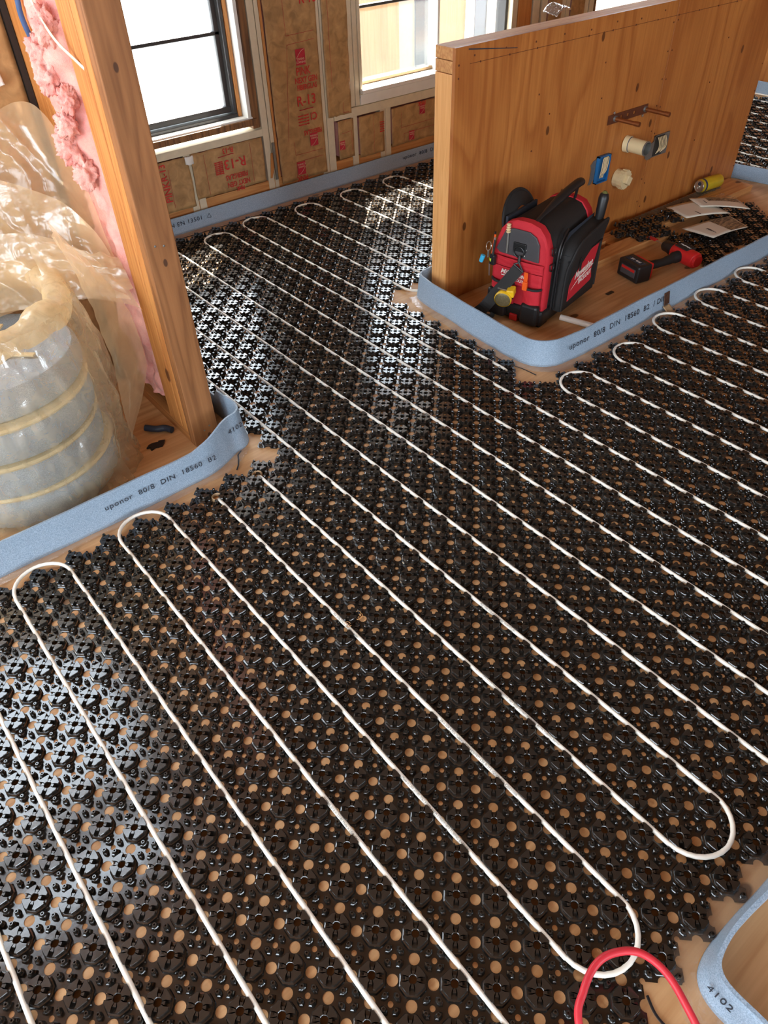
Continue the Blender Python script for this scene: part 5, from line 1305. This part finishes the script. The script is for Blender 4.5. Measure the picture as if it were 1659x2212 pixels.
# ------------------------------------------------------------------ tool bag
def toolbag():
    N = (1.492, 1.028, 0.0); ang = math.radians(12)
    t = thing('tool_bag', N, 'red and black tool bag with pouches standing on the platform', 'tool bag', rz=ang)
    Lb, Wb = 0.375, 0.228
    prof = [(0.0, 0.05), (-0.002, 0.15), (0.0, 0.27), (0.006, 0.310), (0.024, 0.352), (0.048, 0.378), (0.085, 0.388), (0.114, 0.389), (0.143, 0.388), (0.180, 0.374), (0.204, 0.345), (0.220, 0.305), (0.228, 0.26), (0.230, 0.15), (0.228, 0.05)]
    def arch(u0, u1, off, mat, name, lab=None, inset=0.0):
        b = MB(); cy, cz = 0.114, 0.2
        ring = [Vector((0, (y - cy) * (1 + off / 0.11) + cy, (z - cz) * (1 + off / 0.18) + cz if z > cz else z)) for y, z in prof]
        n = len(ring); us = [u0, u0 + 0.006, u1 - 0.006, u1]; sc_ = [0.96, 1, 1, 0.96]
        for u, s in zip(us, sc_):
            for p in ring: b.v.append(Vector((u, (p.y - cy) * s + cy, (p.z - cz) * s + cz if p.z > cz else p.z)))
        for k in range(3):
            for i in range(n):
                i2 = (i + 1) % n; b.f.append((k * n + i, k * n + i2, (k + 1) * n + i2, (k + 1) * n + i))
        b.f.append(tuple(range(n))); b.f.append(tuple(3 * n + i for i in reversed(range(n))))
        return part(name, b, mat, t, lab, smooth=True)
    arch(0.040, 0.335, 0.0, M_darkrubber, 'main_body', 'black fabric middle')
    arch(0.004, 0.050, 0.003, M_redfab, 'end_shell', 'red fabric end')
    arch(0.325, 0.372, 0.003, M_redfab, 'end_shell', 'red fabric end')
    # moulded base
    b = MB(); b.box(-0.006, Lb + 0.004, -0.010, Wb + 0.006, 0.006, 0.072)
    ba = part('base', b, M_blackplastic, t, 'black moulded base', bevel=0.016, seg=4)
    for x in (0.0, 0.30):
        for y in (0.0, 0.165):
            b = MB(); b.box(x, x + 0.065, y - 0.004, y + 0.06, 0.0, 0.02); b.build('foot', M_blackplastic, ba, bevel=0.006)
    for gy0, gy1, gz in ((0.0, 0.076, 0.098), (0.146, 0.230, 0.122)):
        b = MB(); b.box(-0.030, 0.002, gy0, gy1, 0.012, gz); part('corner_guard', b, M_blackplastic, t, 'black lower pocket guard', bevel=0.012, seg=3)
    b = MB(); b.box(-0.012, 0.004, 0.095, 0.130, 0.004, 0.032); part('latch', b, M_redplastic, t, 'red base latch', bevel=0.004)
    # end face: grey rubber panel, pockets
    b = MB(); M = Matrix(((0, 0, -1, 0), (1, 0, 0, 0), (0, 1, 0, 0), (0, 0, 0, 1)))
    b.prism([(0.030, 0.258), (0.034, 0.325), (0.050, 0.350), (0.078, 0.364), (0.150, 0.364), (0.182, 0.350), (0.216, 0.275), (0.200, 0.262)], 0.0, 0.006, M)
    part('end_panel', b, M_greypanel, t, 'grey rubber end panel', bevel=0.003)
    b = MB(); b.box(-0.012, -0.004, 0.085, 0.140, 0.285, 0.318); part('d_ring_tab', b, M_blackplastic, t, bevel=0.003)
    for (y, z, r, nm) in ((0.112, 0.285, 0.022, 'd_ring'),):
        b = MB(); b.tube([Vector((-0.014, y + r * math.cos(a), z + r * 0.9 * math.sin(a))) for a in [2 * PI * k / 20 for k in range(20)]], 0.0028, 8, closed=True); part(nm, b, M_blackplastic, t, smooth=True)
    for (y, z) in ((0.088, 0.295), (0.093, 0.272)):
        b = MB(); b.lathe([(0.0045, 0), (0.0045, 0.002), (0.002, 0.003)], 14, Matrix.Translation((-0.006, y, z)) @ Matrix.Rotation(math.radians(-90), 4, 'Y')); part('rivet', b, M_steel, t)
    # red end pockets (bulging)
    def pocket(y0, y1, z0, z1, d, mat, lab, nm='end_pocket', trim=True):
        b = MB()
        def fn(u, v):
            bul = math.sin(PI * u) ** 0.5 if 0 < u < 1 else 0
            return (-(0.002 + d * bul * (0.65 + 0.35 * v)) + 0.002 * nz(u * 6, v * 6, y0 * 40), y0 + (y1 - y0) * u, z0 + (z1 - z0) * v)
        b.grid(fn, 16, 14); o = part(nm, b, mat, t, lab, smooth=True, auto=False, solid=0.003)
        if trim:
            b = MB(); b.tube([Vector(fn(k / 16, 1.0)) for k in range(17)], 0.005, 8); b.build('pocket_trim', M_darkrubber, o, smooth=True)
    pocket(0.006, 0.082, 0.07, 0.160, 0.026, M_redfab, 'red fabric pocket with black trim')
    pocket(0.120, 0.224, 0.07, 0.155, 0.024, M_redfab, 'red fabric pocket behind the tape measure')
    pocket(0.008, 0.225, 0.215, 0.252, 0.012, M_redfab, 'red fabric band pocket', trim=False)
    pocket(0.008, 0.225, 0.150, 0.212, 0.006, M_redfab, 'red fabric label area', trim=False)
    Me = Matrix(((0, 0, -1, -0.014), (-1, 0, 0, 0.128), (0, 1, 0, 0.196), (0, 0, 0, 1)))
    text('lettering', 'Milwaukee', 0.026, M_logo, t, Me, ext=0.0004, shear=0.35, bold=0.0004)
    text('lettering', 'PACKOUT', 0.015, M_logo, t, Me @ Matrix.Translation((0.012, -0.022, 0)), ext=0.0004, bold=0.0003)
    b = MB(); b.prism([(-0.052, -0.012), (0.03, -0.012), (0.045, -0.010), (-0.01, -0.0165), (-0.012, -0.0145), (-0.05, -0.016)], 0, 0.0006, Me); part('logo_bolt', b, M_logo, t)
    # big side pouch towards the camera side
    b = MB()
    def outl(n=40):
        pts = [(0.085, 0.045), (0.085, 0.10), (0.086, 0.20), (0.092, 0.262), (0.118, 0.300), (0.165, 0.318), (0.25, 0.330), (0.330, 0.338), (0.352, 0.325), (0.356, 0.25), (0.356, 0.12), (0.352, 0.045)]
        return pts
    ol = outl(); n = len(ol)
    for d, s in ((0.0, 1.0), (-0.040, 1.0), (-0.046, 0.975)):
        cx, cz = 0.22, 0.17
        for (x, z) in ol: b.v.append(Vector(((x - cx) * s + cx, d - (0.018 if z > 0.25 and d < 0 else 0), (z - cz) * s + cz)))
    for k in range(2):
        for i in range(n):
            i2 = (i + 1) % n
            b.f.append((k * n + i, (k + 1) * n + i, (k + 1) * n + i2, k * n + i2))
    b.f.append(tuple(2 * n + i for i in range(n)))
    sp_ = part('side_pouch', b, M_darkrubber, t, 'black zipped side pouch', smooth=True)
    b = MB(); b.tube(spline([(0.086, -0.043, 0.05), (0.087, -0.045, 0.20), (0.094, -0.058, 0.262), (0.120, -0.063, 0.300), (0.166, -0.064, 0.318), (0.25, -0.064, 0.330), (0.330, -0.064, 0.338), (0.353, -0.060, 0.325), (0.357, -0.045, 0.25), (0.357, -0.043, 0.06)], 5), 0.0055, 8); b.build('pouch_rim', M_darkrubber, sp_, smooth=True)
    # inner dark opening behind the rim
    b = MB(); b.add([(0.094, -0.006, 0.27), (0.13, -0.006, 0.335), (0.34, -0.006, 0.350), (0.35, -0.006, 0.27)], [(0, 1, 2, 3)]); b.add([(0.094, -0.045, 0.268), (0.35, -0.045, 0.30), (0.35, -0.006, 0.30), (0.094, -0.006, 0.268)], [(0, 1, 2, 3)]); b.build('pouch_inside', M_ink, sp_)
    b = MB(); b.tube(spline([(0.058, -0.012, 0.06), (0.058, -0.014, 0.20), (0.062, -0.014, 0.285), (0.085, -0.012, 0.330), (0.13, -0.006, 0.352)], 5), 0.0045, 8); b.tube(spline([(0.070, -0.016, 0.06), (0.070, -0.018, 0.20), (0.074, -0.018, 0.275), (0.096, -0.016, 0.318), (0.13, -0.010, 0.338)], 5), 0.0035, 8); part('zip_line', b, M_blackplastic, t, smooth=True)
    for (x, y, z) in ((0.064, -0.020, 0.250), (0.062, -0.020, 0.215), (0.165, -0.060, 0.232)):
        b = MB(); b.box(x - 0.004, x + 0.004, y - 0.004, y, z - 0.040, z); b.tube([Vector((x + 0.006 * math.cos(a), y - 0.003, z + 0.006 + 0.007 * math.sin(a))) for a in [2 * PI * k / 12 for k in range(12)]], 0.0016, 6, closed=True); part('zip_pull', b, M_blackplastic, t)
    # red logo panel
    Ms = Matrix(((1, 0, 0, 0), (0, 0, -1, -0.0475), (0, 1, 0, 0), (0, 0, 0, 1)))
    b = MB(); b.prism([(0.118, 0.080), (0.120, 0.14), (0.140, 0.19), (0.150, 0.222), (0.335, 0.252), (0.318, 0.195), (0.296, 0.15), (0.308, 0.112), (0.30, 0.10)], 0.0, 0.003, Ms)
    lg = part('logo_panel', b, M_redfab, t, 'red logo panel', bevel=0.001)
    ML = Ms @ Matrix.Translation((0.222, 0.176, 0.0036)) @ Matrix.Rotation(0.10, 4, 'Z')
    text('lettering', 'Milwaukee', 0.040, M_logo, lg, ML, ext=0.0004, shear=0.45, bold=0.0006, sx=0.82)
    text('lettering', 'PACKOUT', 0.026, M_logo, lg, ML @ Matrix.Translation((0.016, -0.040, 0)), ext=0.0004, bold=0.0005, sx=0.85)
    b = MB(); b.prism([(-0.095, -0.044), (-0.030, -0.023), (-0.034, -0.029), (0.082, -0.015), (0.080, -0.012), (-0.025, -0.020), (-0.022, -0.014)], 0, 0.0006, ML); b.build('logo_bolt', M_logo, lg)
    b = MB(); b.box(0.085, 0.356, -0.052, -0.046, 0.245, 0.252); part('flap_seam', b, M_blackplastic, t)
    # side d rings on the red corner
    for z in (0.300, 0.240):
        b = MB(); b.tube([Vector((0.030 + 0.014 * math.cos(a), -0.010, z + 0.014 * math.sin(a))) for a in [PI + PI * k / 10 for k in range(11)]] + [Vector((0.044, -0.008, z + 0.012)), Vector((0.016, -0.008, z + 0.012))], 0.0024, 8, closed=True); part('d_ring', b, M_blackplastic, t, smooth=True)
    # open rear lid flap
    b = MB()
    def fl(u, v):
        a = PI * u; r = 0.5 + 0.5 * v
        return (0.135 + 0.115 * math.cos(a) * r, 0.205 + 0.030 * v * math.sin(a), 0.340 + 0.105 * math.sin(a) * r)
    b.grid(fl, 24, 6)
    fo_ = part('lid_flap', b, M_darkrubber, t, 'open rounded lid flap', smooth=True, auto=False, solid=0.006)
    b = MB(); b.tube([Vector(fl(k / 24, 1.0)) for k in range(25)], 0.0055, 8); b.build('flap_rim', M_darkrubber, fo_, smooth=True)
    b = MB(); b.box(0.03, 0.245, 0.195, 0.205, 0.30, 0.385); b.build('flap_lining', M_ink, fo_)
    # carry handle
    b = MB(); hp = spline([(0.030, 0.085, 0.376), (0.060, 0.082, 0.392), (0.11, 0.080, 0.406), (0.18, 0.078, 0.424), (0.25, 0.074, 0.440), (0.31, 0.070, 0.450), (0.335, 0.070, 0.450), (0.345, 0.070, 0.446)], 5)
    nn = len(hp); b.tube(hp, [(0.009 + 0.010 * min(1, max(0, (k / nn - 0.2) * 4))) * (1 if k < nn - 4 else (0.95, 0.85, 0.65, 0.35)[k - nn + 4]) for k in range(nn)], 14, flat=0.8)
    hd = part('carry_handle', b, M_blackplastic, t, 'thick black grip handle', smooth=True)
    b = MB(); b.tube([(0.325, 0.072, 0.440), (0.335, 0.085, 0.37)], 0.006, 8); b.build('handle_mount', M_blackplastic, hd)
toolbag()
NB = Matrix.Translation((1.492, 1.028, 0)) @ Matrix.Rotation(math.radians(12), 4, 'Z')
def bagpt(u, v, z): return NB @ Vector((u, v, z))
# shoulder strap hanging from the bag end to the floor
def strap():
    o = Vector((1.40, 1.24, 0.0))
    t = thing('shoulder_strap', o, 'wide black webbing strap hanging from the tool bag to the platform', 'strap')
    pts = spline([bagpt(-0.030, 0.098, 0.232), bagpt(-0.050, 0.122, 0.190), bagpt(-0.070, 0.165, 0.125), bagpt(-0.085, 0.205, 0.062), Vector((1.350, 1.262, 0.010))], 6)
    b = MB(); n = len(pts)
    for i, p in enumerate(pts):
        d = (pts[min(i + 1, n - 1)] - pts[max(i - 1, 0)]).normalized()
        side = d.cross((CP - p).normalized() + Vector((0, -0.2, 0.1))).normalized()
        for s_ in (-1, 1): b.v.append(p + side * 0.023 * s_ - o)
    for i in range(n - 1): b.f.append((2 * i, 2 * i + 1, 2 * i + 3, 2 * i + 2))
    for v in b.v: v.z = max(v.z, 0.004)
    e0, e1 = b.v[0].copy(), b.v[1].copy(); f0, f1 = b.v[-2].copy(), b.v[-1].copy()
    part('webbing', b, M_darkrubber, t, solid=0.0025)
    b = MB(); q = bagpt(-0.018, 0.105, 0.275) - o; mid = (e0 + e1) / 2
    b.tube([e0, e1], 0.004, 8); b.tube([e0, mid + Vector((0, 0, 0.022)), e1], 0.0035, 8)
    part('end_loop', b, M_blackplastic, t, smooth=True)
    b = MB(); b.tube([mid + Vector((0, 0, 0.018)), mid * 0.4 + q * 0.6, q], [0.0035, 0.007, 0.005], 10)
    part('snap_hook', b, M_blackplastic, t, smooth=True)
    b = MB(); b.tube([f0 + Vector((0, 0, 0.003)), f1 + Vector((0, 0, 0.003))], 0.0045, 8); part('end_buckle', b, M_blackplastic, t, smooth=True)
    b = MB(); b.tube(spline([bagpt(-0.02, 0.250, 0.016) - o, bagpt(-0.050, 0.225, 0.014) - o, bagpt(-0.045, 0.19, 0.012) - o, bagpt(-0.022, 0.2, 0.014) - o], 6), 0.009, 8, flat=0.8); part('coiled_end', b, M_darkrubber, t, smooth=True)
strap()
# tape measure clipped on the bag end
def tape():
    c = bagpt(-0.066, 0.130, 0.118)
    t = thing('tape_measure', c, 'yellow and black tape measure clipped to the tool bag', 'tape measure', rz=math.radians(12))
    Mt = Matrix.Rotation(math.radians(-100), 4, 'Y') @ Matrix.Rotation(0.3, 4, 'X')
    b = MB(); b.lathe([(0.030, 0.0), (0.034, 0.004), (0.034, 0.012), (0.031, 0.016)], 28, Mt, cap=False); b.lathe([(0.030, 0.0), (0.031, -0.018), (0.029, -0.022), (0.0, -0.022)], 28, Mt, cap=False)
    part('yellow_rim', b, M_yellow, t, 'yellow rim', smooth=True)
    b = MB(); b.lathe([(0.031, 0.012), (0.028, 0.0145), (0.0, 0.015)], 28, Mt, cap=False); part('face_disc', b, plain('worn_grey_face', (120, 110, 80), 0.4, metal=0.4, nscale=160, var=0.5), t, 'worn grey face disc', smooth=True)
    b = MB(); b.box(-0.027, 0.027, -0.027, 0.027, -0.056, -0.012, Mt @ Matrix.Rotation(0.4, 4, 'Z')); part('body', b, M_blackplastic, t, bevel=0.006)
    b = MB(); b.box(-0.010, 0.020, -0.030, 0.0, -0.030, 0.008, Mt @ Matrix.Translation((0.018, -0.012, 0))); part('yellow_side', b, M_yellow, t, bevel=0.004)
    b = MB(); b.box(-0.002, 0.012, -0.025, 0.030, 0.030, 0.036); part('belt_clip', b, M_steel, t, bevel=0.001)
tape()
c = bagpt(-0.030, 0.062, 0.155)
t = thing('utility_knife', c, 'small orange knife standing in the red end pocket of the bag', 'knife', rz=math.radians(12))
b = MB(); b.box(-0.008, 0.004, -0.010, 0.010, 0.0, 0.034); part('handle', b, M_orange, t, bevel=0.003)
b = MB(); b.box(-0.003, 0.001, -0.008, 0.008, 0.034, 0.07); part('blade', b, M_orange, t, 'flat orange strip', bevel=0.001)
# hanging bits and keys at the left corner
def hanger(u, v, z, items, lab):
    c = bagpt(u, v, z); t = thing('tool_keyring', c, lab, 'key ring')
    b = MB(); b.tube([Vector((0.004 * math.sin(a), 0.012 * math.cos(a), 0.016 * math.sin(a))) for a in [2 * PI * k / 16 for k in range(16)]], 0.0018, 6, closed=True); part('ring', b, M_steel, t, smooth=True)
    for (dx, dy, dz, l, m_, r) in items:
        b = MB(); b.tube([(dx, dy, dz), (dx * 1.4, dy * 1.4, dz - l)], [r, r * 0.8], 10); part('tag', b, m_, t, smooth=True)
hanger(-0.030, 0.235, 0.285, [(0, 0.0, -0.014, 0.030, M_steel, 0.004), (-0.014, 0.012, -0.035, 0.026, M_cyan, 0.0095), (0.008, -0.010, -0.045, 0.024, M_lime, 0.009), (0.006, -0.004, -0.068, 0.050, M_steel, 0.003)], 'key ring with blue and lime caps at the left bag corner')
c = bagpt(-0.012, 0.165, 0.30)
t = thing('nut_driver', c, 'slim steel driver with ribbed tip standing at the bag end', 'driver')
b = MB(); b.tube([(0, 0, -0.03), (0, 0, 0.045)], 0.0045, 12); part('shaft', b, M_steel, t, smooth=True)
b = MB()
for k in range(4): b.lathe([(0.004, 0.045 + 0.009 * k), (0.009, 0.048 + 0.009 * k), (0.009, 0.051 + 0.009 * k), (0.004, 0.054 + 0.009 * k)], 10)
part('ribbed_tip', b, M_pvcw, t, smooth=True)
c = bagpt(-0.020, 0.215, 0.29)
t = thing('folding_pliers', c, 'steel hand pliers with orange strip clipped at the left bag corner', 'pliers')
for k in range(4):
    b = MB(); b.tube([(-0.006 + 0.006 * k, 0.008 * k, -0.04), (0.004 * k, 0.004 * k, 0.02 + 0.008 * k)], 0.004, 8); part('jaw', b, (M_blackplastic, M_steel, M_orange, M_blackplastic)[k], t, smooth=True)
b = MB(); b.box(-0.012, 0.004, -0.012, 0.012, -0.075, -0.035); part('buckle', b, M_blackplastic, t, bevel=0.003)
# tool grip standing in the side pouch
c = bagpt(0.322, -0.032, 0.26)
t = thing('screwdriver', c, 'dark screwdriver handle standing out of the side pouch', 'screwdriver')
b = MB(); b.tube([(0, 0, 0), (0.004, 0.0, 0.06), (0.008, 0, 0.10), (0.013, 0, 0.15), (0.015, 0, 0.166), (0.016, 0, 0.172)], [0.010, 0.015, 0.0185, 0.020, 0.016, 0.008], 12); part('grip', b, M_blackplastic, t, 'black ribbed grip', smooth=True)
b = MB(); b.tube([(0.0152, 0, 0.168), (0.0165, 0, 0.176)], [0.013, 0.006], 12); part('end_cap', b, plain('olive_cap', (110, 110, 60), 0.4), t, 'olive end cap', smooth=True)
c = bagpt(0.250, -0.030, 0.285)
b = MB(); b.tube([c + Vector((-0.02, 0, 0)), c + Vector((0.02, 0.01, 0.012))], 0.009, 10)
one('orange_tool_grip', b, plain('dull_orange_grip', (170, 70, 40), 0.5), 'dull orange tool grip inside the side pouch', 'tool', smooth=True)
# coloured wire nuts behind the right end of the bag
def nuts():
    c = bagpt(0.400, 0.02, 0.24)
    t = thing('wire_connector_bunch', c, 'bunch of green, yellow and red wire caps hanging at the right bag end', 'wire caps')
    for k, (dx, dz, m_) in enumerate(((0.004, 0.012, M_green), (0.012, -0.010, M_yellow), (0.022, 0.002, M_yellow), (0.034, -0.012, M_redfab), (0.036, 0.006, M_redfab))):
        b = MB(); b.tube([(dx, 0, dz + 0.012), (dx + 0.003, -0.004, dz - 0.010)], [0.005, 0.0095], 10); part('wire_cap', b, m_, t, smooth=True)
    b = MB(); b.tube(spline([(0, 0, 0.03), (0.02, 0, 0.045), (0.038, 0, 0.035), (0.040, 0, 0.01)], 5), 0.0013, 6); part('wire_loop', b, M_copper, t, smooth=True)
    b = MB(); b.tube([(-0.012, 0, -0.01), (-0.006, 0, 0.03)], 0.006, 8); part('clip', b, M_blackplastic, t, smooth=True)
nuts()
